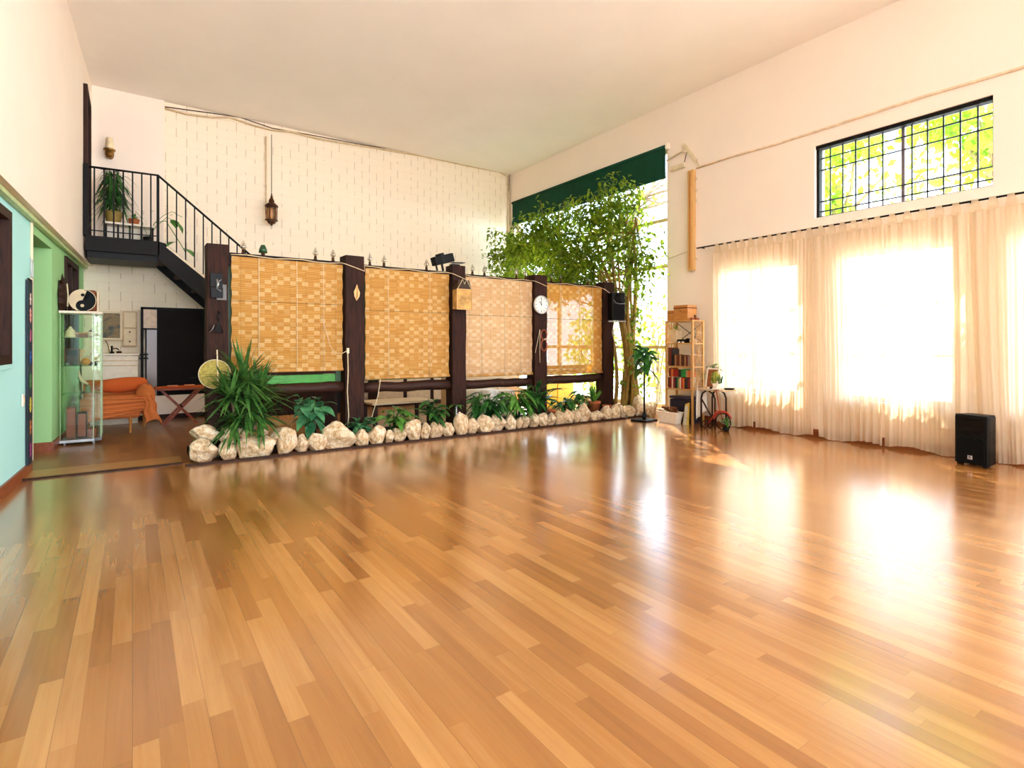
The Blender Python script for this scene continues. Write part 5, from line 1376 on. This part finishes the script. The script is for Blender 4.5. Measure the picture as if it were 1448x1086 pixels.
# wire sign on top of the banner
t = thing('wire_bracket', 'small bent wire holder on the green wall above the banner', 'bracket', (LG(6.74)+.02, 6.74, 1.80))
x = LG(6.74)+.03
MB().tube([(x,6.63,1.99),(x,6.66,2.0),(x,6.69,1.98),(x,6.70,1.90),(x,6.69,1.84)], .004, 5).build('hook', M['silver'], t, world=True, smooth=True)
MB().tube([(x,6.735,1.84),(x,6.73,1.97),(x,6.77,1.99),(x,6.83,1.97),(x,6.835,1.86),(x,6.80,1.83),(x,6.755,1.82)], .004, 5, closed=True).build('loop', M['silver'], t, world=True, smooth=True)
MB().bar((x-.012,6.63,1.80),(x-.012,6.84,1.80), .012,.012).build('hanging_bar', M['iron'], t, world=True)
# switch
p = onX(24, 577, LG(6.4))
t = thing('light_switch', 'white light switch plate on the near left green wall', 'switch', (LG(6.52)+.001, 6.52, .70))
MB().box(0,.012,-.042,.042,-.055,.055).build('plate', M['white'], t, bevel=.004)
MB().box(.012,.018,-.018,.018,-.028,.028).build('rocker', M['ivory'], t, bevel=.003)
# white post strip at the passage corner
struct(MB().box(LG(6.88)+.001, LG(6.88)+.02, 6.855, 6.879, .10, 2.36).build('trim_20', M['ivory']))
# dark carved mask on the green wall beside the cabinet
p = onX(86, 417, LG(8.45)+.03)
t = thing('carved_mask', 'dark carved wooden mask hung on the green wall above the cabinet', 'mask', (LG(8.4)+.004, 8.42, 1.60))
mb = MB()
def fm(u, v):
    a = PI*u; w_ = .10*math.sin(PI*min(.96,v*.86+.1))**.7*(1.05-.15*math.sin(v*20))
    return V(.004+.085*math.sin(a)*(.5+.5*math.sin(PI*v)), -w_*math.cos(a), v*.36)
MB().grid(fm, 10, 16).build('face', M['darkwood'], t, smooth=True)
for k in (-1,0,1): MB().tube([(.03,k*.05,.33),(.035,k*.06,.39),(.03,k*.065,.44-.03*abs(k))], [.014,.011,.004], 6).build('horn', M['darkwood'], t, smooth=True)
MB().tube([(.085,-.06,.05),(.09,-.065,.18),(.08,-.06,.32)], .008, 6).build('pale_edge', M['ivory'], t, smooth=True)

# ------------------------------------------------------------------ GLASS DISPLAY CABINET
KX0, KX1, KY0, KY1, KH = -.700, -.315, 8.34, 8.74, 1.60
t = thing('display_cabinet', 'tall glass display cabinet with glass shelves beside the green wall', 'cabinet', ((KX0+KX1)/2, (KY0+KY1)/2, 0))
ch = .07
pol = lambda z, e=0.0: [(KX0-e,KY0-e,z),(KX1+e-ch,KY0-e,z),(KX1+e,KY0-e+ch,z),(KX1+e,KY1+e,z),(KX0-e,KY1+e,z)]
MB().prism(pol(.03,.01), V(0,0,.035)).build('base', M['steel'], t, world=True, bevel=.004)
MB().prism(pol(KH-.03,.012), V(0,0,.03)).build('top', M['white'], t, world=True, bevel=.004)
for x, y in ((KX0+.04,KY0+.04),(KX1-.07,KY0+.04),(KX1-.04,KY1-.04),(KX0+.04,KY1-.04)): MB().lathe([(.016,0),(.018,.03)], c=(x,y,0), n=10).build('foot', M['steel'], t, world=True)
q = pol(.066)
for i in range(5):
    a, b = Vector(q[i]), Vector(q[(i+1) % 5]); nrm = (b-a).cross(V(0,0,1)).normalized()*.004
    MB().prism([a, b, b-nrm, a-nrm], V(0,0,KH-.097)).build('glass_pane', M['cabglass'], t, world=True)
for (x, y, _z) in q: MB().box(x-.005 if x > KX0 else x, x+.005, y-.005, y+.005, .066, KH-.031).build('corner_strip', pm('pale_green_edge', (176,196,150), .3), t, world=True)
SHZ = [1.275, .935, .60]
for z in SHZ: MB().prism([(KX0+.012,KY0+.012,z),(KX1-ch-.006,KY0+.012,z),(KX1-.012,KY0+ch+.006,z),(KX1-.012,KY1-.012,z),(KX0+.012,KY1-.012,z)], V(0,0,.007)).build('glass_shelf', glassmat('shelf_glass', (.78,.9,.78,1), .12), t, world=True)
def put(name, mb, mat, lab, cat, smooth=True, bevel=0): return tag(mb.build(name, mat, smooth=smooth, bevel=bevel), lab, cat)
z = SHZ[0]+.0075
put('ceramic_bell', MB().lathe([(.062,0),(.055,.02),(.045,.08),(.02,.11),(.012,.13),(0,.135)], c=(KX0+.09,KY0+.10,z), n=18), M['ivory'], 'ivory bell on the top glass shelf of the cabinet', 'bell')
t = thing('wooden_casket', 'small brown wooden casket on the top glass shelf', 'box', (KX0+.20, KY0+.10, z))
MB().box(-.055,.055,-.04,.04,0,.045).build('body', M['brownwood'], t, bevel=.004); MB().box(-.058,.058,-.043,.043,.046,.062).build('lid', M['woodbox'], t, bevel=.004)
t = thing('teapot', 'small white teapot with dark lid on the top glass shelf', 'teapot', (KX1-.10, KY0+.17, z))
MB().ball((0,0,.04), .045, 14, 8, sc=(1,1,.85)).build('body', M['white'], t, smooth=True); MB().lathe([(.03,.075),(.024,.085),(.006,.09),(.008,.1),(0,.104)], n=12).build('lid', M['bronze'], t, smooth=True)
MB().tube([(-.04,0,.035),(-.065,0,.05),(-.078,0,.075)], [.011,.008,.006], 6).build('spout', M['white'], t, smooth=True); MB().tube([(.04,0,.06),(.066,0,.055),(.062,0,.025),(.042,0,.02)], .005, 6).build('handle', M['white'], t, smooth=True)
z = SHZ[1]+.0075
t = thing('incense_box', 'dark framed box standing on the middle glass shelf', 'box', (KX0+.10, KY0+.16, z))
MB().box(-.07,.07,-.03,.03,0,.21).build('body', M['bronze'], t, bevel=.005); MB().box(-.055,.055,-.034,-.03,.11,.195).build('front_panel', M['iron'], t); MB().box(-.055,.055,-.034,-.03,.015,.10).build('lower_panel', M['darkwood'], t)
for k in range(2): put('glass_cup', MB().lathe([(.022,0),(.028,.04),(.026,.04),(.02,.004),(0,.004)], c=(KX0+.06+.075*k,KY0+.07,z), n=12), M['bottleglass'], ('small glass cup on the middle shelf, by the wall','small glass cup on the middle shelf, by the orange ball')[k], 'cup')
put('orange_ball', MB().ball((KX0+.235,KY0+.12,z+.046), .046, 16, 10), pm('ochre_ball', (206,140,60), .5), 'ochre round gourd on the middle glass shelf', 'gourd')
put('black_box', MB().box(KX1-.125,KX1-.035,KY0+.11,KY0+.16,z,z+.045), M['black'], 'small black box on the middle glass shelf', 'box', False, .004)
t = thing('shell_ornament', 'pale branching shell ornament at the back of the middle shelf', 'ornament', (KX1-.10, KY1-.09, z))
mb = MB().tube([(0,0,0),(-.01,0,.06)], [.03,.012], 8); mb.build('stem', M['ivory'], t, smooth=True)
for k in range(5): MB().ball((-.06+.03*k, .0, .08+.03*(k%3)), .024, 8, 6, sc=(1,.6,.8)).build('shell', M['ivory'], t, smooth=True)
t = thing('horn_vessel', 'curved horn vessel with silver rim on the middle glass shelf', 'horn', (KX0+.19, KY1-.12, z))
MB().tube([(.0,0,.004),(-.02,0,.07),(-.015,0,.14),(.005,0,.20)], [.012,.02,.026,.03], 10).build('horn', M['beige'], t, smooth=True); MB().lathe([(.014,0),(.03,.0),(.03,.006),(0,.008)], n=10).build('base', M['steel'], t, smooth=True)
z = SHZ[2]+.0075
t = thing('antler_knife', 'curved pale tusk on a dark stand on the lowest glass shelf', 'ornament', (KX0+.20, KY0+.2, z))
MB().tube([(.05,0,.10),(.0,0,.14),(-.03,0,.20),(-.035,0,.28)], [.014,.022,.018,.004], 8).build('tusk', M['ivory'], t, smooth=True); MB().box(-.01,.08,-.03,.03,0,.012).tube([(.035,0,.01),(.035,0,.11)], .008, 6).build('stand', M['iron'], t)
put('jade_figure', MB().lathe([(0,0),(.035,0),(.03,.03),(.02,.06),(.024,.08),(.0,.1)], c=(KX1-.13,KY0+.15,z), n=12), pm('jade', (96,120,84), .4), 'small grey green figure on the lowest glass shelf', 'figure')
z = .0665
for k, (x0_, x1_, h, c_, lab) in enumerate(((KX0+.05,KX0+.14,.38,'brownwood','tall brown book box inside the cabinet base, by the wall'),(KX0+.15,KX0+.245,.31,'darkwood','dark book box inside the cabinet base, in the middle'),(KX0+.25,KX0+.34,.10,'redwood','low red brown box inside the cabinet base, at the open side'))):
    t = thing('keepsake_box', lab, 'box', ((x0_+x1_)/2, KY0+.16, z)); w_ = x1_-x0_
    MB().box(-w_/2,w_/2,-.06,.06,0,h).build('body', M[c_], t, bevel=.004); MB().box(-w_/2+.01,w_/2-.01,-.064,-.06,.02,h-.02).build('front_panel', M['redwood'], t)
# yin-yang disc and box on top of the cabinet
zt = KH+.001; R0 = .135; cx_, cy_ = KX0+.205, KY0+.12
t = thing('yin_yang_disc', 'round black and cream yin-yang disc on top of the glass cabinet', 'ornament', (cx_, cy_, zt), -.12)
MB().lathe([(0,-.012),(R0*.985,-.012),(R0,-.006),(R0,.012),(0,.012)], c=(0,0,R0), n=40, mat=rx).build('disc', M['cream'], t)
N = 20
def arc_(cx2, cz2, rr, a0, a1, n=N): return [(cx2+rr*math.cos(a0+(a1-a0)*i/n), cz2+rr*math.sin(a0+(a1-a0)*i/n)) for i in range(n+1)]
# black half: outer right arc from top to bottom, then small arcs back up
rot_ = -.03
outer = arc_(0,0,R0*.955, PI/2, -PI/2)
low = arc_(0,-R0*.4775, R0*.4775, -PI/2, -3*PI/2)[1:]
up = arc_(0,R0*.4775, R0*.4775, -PI/2, PI/2)[1:-1]
ptsb = outer+low+up
tr_ = lambda x, y: (x*math.cos(rot_)-y*math.sin(rot_), x*math.sin(rot_)+y*math.cos(rot_))
bmx = bmesh.new()
vs_ = [bmx.verts.new((tr_(x,y)[0], -.0128, R0+tr_(x,y)[1])) for x, y in ptsb]
f_ = bmx.faces.new(vs_); bmesh.ops.triangulate(bmx, faces=[f_])
me = bpy.data.meshes.new('black_half'); bmx.to_mesh(me); bmx.free(); me.materials.append(M['black'])
o = bpy.data.objects.new('black_half', me); COL.objects.link(o); o.parent = t; WM[o.name] = WM[t.name]
md = o.modifiers.new('solid', 'SOLIDIFY'); md.thickness = .0012; md.offset = 0
for sgn, mt in ((1,'black'),(-1,'cream')):
    x_, y_ = tr_(0, sgn*R0*.4775)
    MB().lathe([(0,0),(R0*.14,0),(R0*.14,.003),(0,.003)], c=(x_,-.0125,R0+y_), n=16, mat=rx).build('dot', M[mt], t)
MB().box(-.05,.05,-.012,.02,0,.012).build('stand', M['darkwood'], t)
t = thing('wooden_speaker', 'rounded brown wooden case with cream side behind the yin-yang disc', 'case', (KX1-.10, KY0+.26, zt))
MB().box(-.10,.05,-.07,.07,0,.27).build('body', M['brownwood'], t, bevel=.03, seg=4); MB().box(.052,.075,-.06,.06,.004,.265).build('side_panel', M['ivory'], t, bevel=.004)
# ------------------------------------------------------------------ SITTING CORNER UNDER THE STAIRS
# sofa with orange throw
sx0, sx1, sy0, sy1 = -.56, .20, 9.02, 9.72
t = thing('sofa', 'small sofa covered with an orange ribbed throw, behind the glass cabinet', 'sofa', ((sx0+sx1)/2, (sy0+sy1)/2, 0))
MB().box(sx0, sx1-.10, sy0, sy1-.1, .20, .50).build('seat', M['orange'], t, world=True, bevel=.06, seg=4, smooth=True)
MB().box(sx0, sx1-.02, sy1-.14, sy1, .22, .70).build('backrest', M['orange'], t, world=True, bevel=.05, seg=4, smooth=True)
mb = MB()
def fa(u, v):
    a = 2*PI*u; x = sx1-.05+.11*math.cos(a); z = .50+.13*math.sin(a)
    if math.sin(a) < 0: z = .50+ .28*math.sin(a)
    return V(x+.006*math.sin(v*30), sy0+.08+v*(sy1-sy0-.1), z+.01*math.sin(v*22+u*9))
mb.grid(fa, 20, 20)
mb.add([fa(i/20, 0) for i in range(20)], [tuple(range(20))]); mb.add([fa(i/20, 1) for i in range(20)], [tuple(range(20))])
mb.build('armrest', M['orange'], t, world=True, smooth=True, weld=True)
# front skirt of the throw and the hanging corner with fringe
def fsk(u, v):
    x = sx0+u*(sx1-.03-sx0); zt_ = .49; zb = .17+.14*u
    return V(x, sy0-.012-.012*math.sin(u*3+v*26)*(1-v*.3)-.01*math.sin(v*9), zb+(zt_-zb)*v)
MB().grid(fsk, 26, 30).build('throw_skirt', M['orange'], t, world=True, smooth=True, solid=.008)
def fco(u, v):
    a = u*1.9; w_ = .06+.07*(1-v)
    return V(sx1-.06+w_*1.5*math.sin(a)+.012*math.sin(v*12), sy0+.01-w_*.6*math.cos(a*1.6)+.014*math.sin(u*16), .12+.05*math.sin(u*5)*(1-v)+v*.40)
MB().grid(fco, 20, 18).build('throw_corner', M['orange'], t, world=True, smooth=True, solid=.008)
for x, y in ((sx0+.06,sy0+.06),(-.02,sy0+.04),(sx1-.06,sy1-.08),(sx0+.06,sy1-.08)): MB().tube([(x,y,0),(x,y,.22)], [.014,.022], 10).build('leg', M['woodbox'], t, world=True)
t = thing('sofa_cushion', 'long orange knitted cushion leaning on the sofa backrest', 'cushion', (-.13, sy1-.20, .51), .03)
def fcu(u, v):
    a = 2*PI*u; e = (math.sin(PI*min(.999,max(.001,v))))**.35
    return V(-.31+.62*v, .075*math.cos(a)*e-.02*0, .115+(.105+.02*(v-.5))*math.sin(a)*e+.03*(v-.5)+.02*(2*v-1)**2)
MB().grid(fcu, 20, 26).build('cover', M['orange2'], t, smooth=True, weld=True)
MB().tube([(-.29+.58*i/12, -.072*math.sin(PI*(i+.6)/13.2)**.35, .115) for i in range(13)], .004, 5).build('seam', M['orange'], t, smooth=True)
# X-legged table
ax, ay, az = .60, 9.72, .55
t = thing('folding_table', 'red wooden folding table on crossed legs near the dark panel', 'table', (ax, ay, 0), 0)
MB().box(-.30,.30,-.21,.21,az-.03,az).build('tabletop', M['redwood'], t, bevel=.006)
for y in (-.16,.16):
    MB().bar((-.22,y,0), (.25,y,az-.03), .03, .03, (0,1,0)).build('leg', M['redwood'], t)
    MB().bar((.22,y+.032,0), (-.25,y+.032,az-.03), .03, .03, (0,1,0)).build('leg', M['redwood'], t)
MB().tube([(.01,-.18,.27),(.01,.2,.27)], .012, 8).build('cross_pin', M['iron'], t, smooth=True)
t = thing('table_runner', 'orange patterned runner spread over the folding table', 'cloth', (ax, ay, az))
def frn(u, v): return V(ax-.32+.64*u, ay-.20+.40*v, az+.008+.008*math.sin(u*17+v*5)*math.sin(v*9))
MB().grid(frn, 26, 14).build('cloth', M['orange2'], t, world=True, smooth=True, solid=.006)
MB().add([(ax-.321,ay-.2,az+.004),(ax-.321,ay+.2,az+.004),(ax-.345,ay+.2,az-.09),(ax-.345,ay-.2,az-.09)], [(0,1,2,3)]).build('end_flap', M['orange2'], t, world=True, solid=.004)
for k, (dx, dy, lab) in enumerate(((-.10,-.05,'pinkish folded napkin on the folding table, nearer the sofa'),(.12,.0,'pinkish folded napkin on the folding table, nearer the post'))):
    tag(MB().box(ax+dx-.07, ax+dx+.07, ay+dy-.05, ay+dy+.05, az+.022, az+.036).build('napkin', pm('salmon_cloth', (226,150,110), .8), bevel=.005), lab, 'napkin')
# black framed unit with dark panel
ux0, ux1, uy = .06, 1.16, 10.50
a_ = onY(199, 434, uy); ux0 = a_.x
t = thing('dark_panel_unit', 'black framed glazed screen with a large dark panel under the stairs', 'screen', ((ux0+ux1)/2, uy, .36))
fz0, fz1 = .38, a_.z
mb = MB()
mb.box(ux0, ux0+.035, uy-.03, uy+.03, fz0, fz1).box(ux0, ux1, uy-.03, uy+.03, fz1-.035, fz1).box(ux1-.035, ux1, uy-.03, uy+.03, fz0, fz1)
mb.box(ux0+.215, ux0+.24, uy-.03, uy+.03, fz0, fz1-.035).box(ux0+.035, ux0+.215, uy-.03, uy+.03, fz1-.36, fz1-.335).box(ux0+.06, ux0+.078, uy-.028, uy+.028, fz0, fz1-.36)
mb.build('frame', M['iron'], t, world=True, weld=False)
MB().box(ux0+.035, ux0+.215, uy-.004, uy+.004, fz1-.335, fz1-.035).build('upper_pane', pm('pale_pane', (206,170,120), .3), t, world=True)
MB().box(ux0+.078, ux0+.215, uy-.004, uy+.004, fz0, fz1-.36).build('lower_pane', M['greypane'], t, world=True)
MB().box(ux0+.24, ux1-.035, uy-.02, uy+.02, fz0, fz1-.035).build('dark_panel', M['blackgloss'], t, world=True)
for z in (.98, 1.04): MB().box(ux0-.02, ux0+.1, uy-.06, uy-.03, z-.012, z+.012).build('latch', M['black'], t, world=True)
struct(MB().box(ux0-.02, ux1+.4, uy-.03, YB-.002, 0, .375).build('wall_plinth', M['wall']))
struct(MB().box(ux0-.02, ux1+.4, uy-.045, uy-.031, 0, .075).build('baseboard_plinth', M['darkwood']))
# white counter with mouldings
a_ = onY(128, 500, 10.2); b_ = onY(195, 500, 10.2)
t = thing('white_counter', 'white moulded counter behind the sofa', 'counter', ((a_.x+b_.x)/2, 10.3, 0))
MB().box(a_.x-.1, b_.x, 10.16, 10.6, .0, a_.z-.03).build('body', M['white'], t, world=True)
MB().box(a_.x-.1, b_.x+.02, 10.12, 10.6, a_.z-.03, a_.z).build('counter_top', M['white'], t, world=True, bevel=.006)
for z in (a_.z-.10, a_.z-.17): MB().box(a_.x-.1, b_.x+.006, 10.145, 10.16, z-.018, z).build('moulding', M['ivory'], t, world=True, bevel=.004)
p = onY(158, 494, 10.3)
t = thing('small_tap', 'small dark tap and stem on the white counter', 'tap', (p.x, 10.35, a_.z))
MB().lathe([(.03,0),(.03,.015),(.012,.03),(.012,.09),(.018,.1),(0,.12)], n=12).build('tap_body', M['iron'], t, smooth=True); MB().tube([(.0,0,.07),(.06,-.02,.075),(.09,-.03,.05)], .009, 6).build('spout', M['iron'], t, smooth=True)
MB().lathe([(.035,0),(.035,.03),(0,.035)], c=(.09,.05,0), n=12).build('knob', M['bronze'], t, smooth=True)
tag(MB().tube([(p.x-.03,10.5,a_.z+.02),(p.x-.06,10.52,a_.z+.15),(p.x-.13,10.55,a_.z+.28)], .005, 5).build('dry_twig', M['bronze'], smooth=True), 'thin dark twig standing on the white counter against the wall', 'twig')
# boxed painting and beige cabinet on the back wall
p0_, p1_ = onY(142, 440, 10.58), onY(172, 478, 10.58)
t = thing('boxed_painting', 'small abstract painting in a deep cream frame on the back wall', 'painting', ((p0_.x+p1_.x)/2, YB-.02, p1_.z))
mb = MB(); x0_, x1_, z0_, z1_ = p0_.x-.02, p1_.x+.01, p1_.z, p0_.z
mb.box(x0_, x1_, YB-.10, YB-.001, z1_-.03, z1_).box(x0_, x1_, YB-.14, YB-.001, z0_-.03, z0_).box(x1_-.03, x1_, YB-.10, YB-.001, z0_, z1_-.03).box(x0_, x0_+.03, YB-.10, YB-.001, z0_, z1_-.03)
mb.build('frame', M['cream'], t, world=True, weld=False)
def paint_mat():
    q = NT('abstract_painting'); vec = q.coord('Object'); n1 = q.noise(vec, 9, 4)
    return q.done(q.principled(q.ramp(n1, [(.30, lin((36,32,26))),(.45, lin((84,84,50))),(.55, lin((150,110,50))),(.62, lin((96,104,60))),(.75, lin((170,90,40)))]), .5))
MB().box(x0_+.03, x1_-.03, YB-.05, YB-.03, z0_, z1_-.03).build('canvas', paint_mat(), t, world=True)
p0_, p1_ = onY(173, 440, 10.58), onY(194, 490, 10.58)
t = thing('wall_cabinet', 'narrow beige two-part cabinet on the back wall beside the painting', 'cabinet', ((p0_.x+p1_.x)/2, YB-.06, p1_.z))
zm = p1_.z+(p0_.z-p1_.z)*.52
MB().box(p0_.x, p1_.x, YB-.09, YB-.001, p1_.z, p0_.z).build('body', M['beige'], t, world=True, bevel=.005)
MB().box(p0_.x+.02, p1_.x-.02, YB-.10, YB-.09, zm+.012, p0_.z-.02).build('upper_door', M['cream'], t, world=True, bevel=.003)
MB().box(p0_.x+.02, p1_.x-.02, YB-.10, YB-.09, p1_.z+.02, zm-.012).build('lower_door', M['cream'], t, world=True, bevel=.003)
for z in (zm-.06, p1_.z+.08): MB().ball(((p0_.x+p1_.x)/2, YB-.108, z), .012).build('knob', M['bronze'], t, world=True, smooth=True)

# ------------------------------------------------------------------ ROOM BEHIND THE BLINDS
t = thing('low_table', 'low wooden table glimpsed under the second blind, behind the planter', 'table', (3.28, 7.78, 0))
MB().box(-.48,.48,-.26,.26,.33,.365).build('tabletop', M['beige'], t, bevel=.006)
for x in (-.42,.42):
    for y in (-.21,.21): MB().box(x-.025,x+.025,y-.025,y+.025,0,.33).build('leg', M['darkwood'], t)
t = thing('side_unit', 'dark framed low cabinet with tan doors behind the low table', 'cabinet', (4.7, 10.25, 0))
MB().box(-.9,.9,-.2,.2,0,.62).build('body', M['darkwood'], t)
for k in range(3): MB().box(-.84+.58*k,-.84+.58*k+.5,-.215,-.2,.08,.54).build('door', M['beige'], t)
t = thing('covered_armchair', 'armchair under a white sheet, glimpsed below the pale blind', 'armchair', (4.78, 7.85, 0))
def fch(u, v):
    a = 2*PI*u; rr = (.34+.03*math.sin(a*7))*(1-.25*v**4); z = .46*v if v < .9 else .46*.9+.03*(v-.9)/.1
    k_ = 1 if v < .95 else max(.02, (1-v)/.05)
    return V(rr*k_*math.cos(a), rr*.9*k_*math.sin(a), z+.01)
MB().grid(fch, 40, 20).build('sheet', M['whitecloth'], t, smooth=True, weld=True)
MB().box(-.15,.15,-.12,.12,0,.4).build('seat', M['darkwood'], t)
tag(MB().box(5.10,5.40,7.7,7.95,0,.42).build('white_box', M['white'], bevel=.01), 'plain white box beside the sheeted armchair', 'box')
t = thing('tan_cupboard', 'long tan cupboard behind the leafy clumps under the pale blind', 'cupboard', (5.5, 9.0, 0))
MB().box(-.75,.75,-.2,.2,0,.58).build('body', M['beige'], t)
for k in range(3): MB().box(-.72+.49*k,-.72+.49*k+.46,-.212,-.2,.04,.55).build('door', M['ivory'], t)
t = thing('lit_yellow_board', 'brightly lit yellow board, shaped as a cupboard, glimpsed under the backlit blind', 'cupboard', (6.85, 8.35, 0))  # cupboard form made up for a lit board; its brightness is in the colour
MB().box(-.55,.3,-.15,.15,0,.60).build('body', M['yellow'], t)
for k in range(2): MB().box(-.53+.42*k,-.53+.42*k+.39,-.162,-.15,.04,.57).build('door', M['yellow'], t)
for k in range(2): MB().ball((-.2+.12*k,-.168,.34), .014).build('knob', M['bronze'], t, smooth=True)
t = thing('dark_sideboard', 'dark sideboard in the shade under the first blind', 'sideboard', (1.7, 8.2, 0))
MB().box(-.75,.75,-.2,.2,.0,.56).build('body', M['darkwood'], t); MB().box(-.78,.78,-.22,.22,.56,.59).build('top_board', M['post'], t)
for k in range(2): MB().box(-.72+.73*k,-.72+.73*k+.7,-.212,-.2,.05,.53).build('door', M['post'], t)
t = thing('wooden_crate', 'wooden crate on the floor behind the broad oval leaved plant', 'crate', (1.55, 7.55, 0))
MB().box(-.38,.38,-.16,.16,0,.26).build('body', M['woodbox'], t)
for z in (.06,.17): MB().box(-.385,.385,-.17,-.16,z,z+.06).build('slat', M['pineh'], t)
t = thing('dark_bottle', 'dark bottle behind the broad oval leaved plant', 'bottle', (1.83, 6.98, .08))
MB().lathe([(0,0),(.04,0),(.045,.03),(.045,.16),(.018,.22),(.018,.29),(0,.295)], n=14).build('bottle_body', pm('dark_glass', (40,22,14), .2), t, smooth=True)
MB().lathe([(.02,.27),(.02,.3),(0,.302)], n=10).build('cap', M['bronze'], t)
# ------------------------------------------------------------------ LIGHT AND CAMERA
w = bpy.data.worlds.new('sky'); SC.world = w; w.use_nodes = True
nt = w.node_tree; nt.nodes.clear()
out = nt.nodes.new('ShaderNodeOutputWorld'); bg = nt.nodes.new('ShaderNodeBackground')
tc = nt.nodes.new('ShaderNodeTexCoord'); vm = nt.nodes.new('ShaderNodeVectorMath'); vm.operation = 'DOT_PRODUCT'
vm.inputs[1].default_value = (.70, -.62, -.35)
rp = nt.nodes.new('ShaderNodeValToRGB')
rp.color_ramp.elements[0].position = .60; rp.color_ramp.elements[0].color = (.60, .68, .82, 1)
rp.color_ramp.elements[1].position = .95; rp.color_ramp.elements[1].color = (2.2, 2.36, 2.65, 1)
ma = nt.nodes.new('ShaderNodeMath'); ma.operation = 'MULTIPLY_ADD'; ma.inputs[1].default_value = .5; ma.inputs[2].default_value = .5
nt.links.new(tc.outputs['Generated'], vm.inputs[0]); nt.links.new(vm.outputs['Value'], ma.inputs[0]); nt.links.new(ma.outputs[0], rp.inputs[0])
sz = nt.nodes.new('ShaderNodeSeparateXYZ'); nt.links.new(tc.outputs['Generated'], sz.inputs[0])
mr = nt.nodes.new('ShaderNodeMapRange'); mr.interpolation_type = 'SMOOTHSTEP'; mr.inputs['From Min'].default_value = .12; mr.inputs['From Max'].default_value = .45
nt.links.new(sz.outputs[2], mr.inputs['Value'])
mx = nt.nodes.new('ShaderNodeMix'); mx.data_type = 'RGBA'; mx.blend_type = 'MULTIPLY'; nt.links.new(mr.outputs[0], mx.inputs[0])
nt.links.new(rp.outputs[0], mx.inputs[6]); mx.inputs[7].default_value = (.50, .58, .78, 1)
nt.links.new(mx.outputs[2], bg.inputs['Color']); bg.inputs['Strength'].default_value = 8.0
nt.links.new(bg.outputs[0], out.inputs[0])
def light(name, kind, loc, rot, **kw):
    d = bpy.data.lights.new(name, kind); o = bpy.data.objects.new(name, d); COL.objects.link(o)
    o.location = loc; o.rotation_euler = rot
    for k, v in kw.items(): setattr(d, k, v)
    return o
def portal(name, loc, direction, sx, sy):
    o = light(name, 'AREA', loc, (0,0,0), shape='RECTANGLE', size=sx, size_y=sy)
    o.rotation_euler = Vector(direction).to_track_quat('-Z', 'Y').to_euler()
    o.data.cycles.is_portal = True
for k, (a, b, c, d) in enumerate([BIG, HIGH, FILL_TALL]+LOWS):
    portal('portal', (XR+.3, (a+b)/2, (c+d)/2), (-1,0,0), b-a, d-c)
for a, b in ((-1.1,1.5),(1.9,4.3)):
    portal('portal', ((a+b)/2, YREAR-.25, 2.45), (0,1,0), b-a, 4.3)
sun = light('sun', 'SUN', (20,10,20), (0,0,0), energy=16.0, angle=.01, color=(1.0,.90,.70))
sun.rotation_euler = Vector((-.42,-.52,-.68)).to_track_quat('-Z', 'Y').to_euler()

# the clip spotlight on the lantern post, aimed along the partition into the lower leaves of the tree
sp = light('clip_spotlight_lamp', 'SPOT', (3.76, 6.86, 2.41), (0,0,0), energy=1100.0, spot_size=.62, spot_blend=.8, shadow_soft_size=.05, color=(1.0,.93,.62))
sp.rotation_euler = (V(6.5, 8.75, 2.42)-V(3.76, 6.86, 2.41)).to_track_quat('-Z', 'Y').to_euler()
cd = bpy.data.cameras.new('camera'); cam = bpy.data.objects.new('camera', cd); COL.objects.link(cam)
cd.sensor_width = 36; cd.lens = 36*F/1448; cd.shift_y = -(543-HZ)/1448; cd.clip_start = .05
cam.location = (0, 0, CH); cam.rotation_euler = (PI/2, 0, -TH)
SC.camera = cam
vs = SC.view_settings
SC.display_settings.display_device = 'sRGB'
vs.view_transform = 'Standard'; vs.look = 'None'; vs.gamma = 1; vs.use_curve_mapping = False
vs.exposure = 0.18
try:
    SC.cycles.max_bounces = 10; SC.cycles.diffuse_bounces = 6; SC.cycles.transparent_max_bounces = 24
    SC.cycles.use_denoising = True; SC.cycles.sample_clamp_indirect = 8
    SC.cycles.caustics_reflective = False; SC.cycles.caustics_refractive = False
except Exception: pass
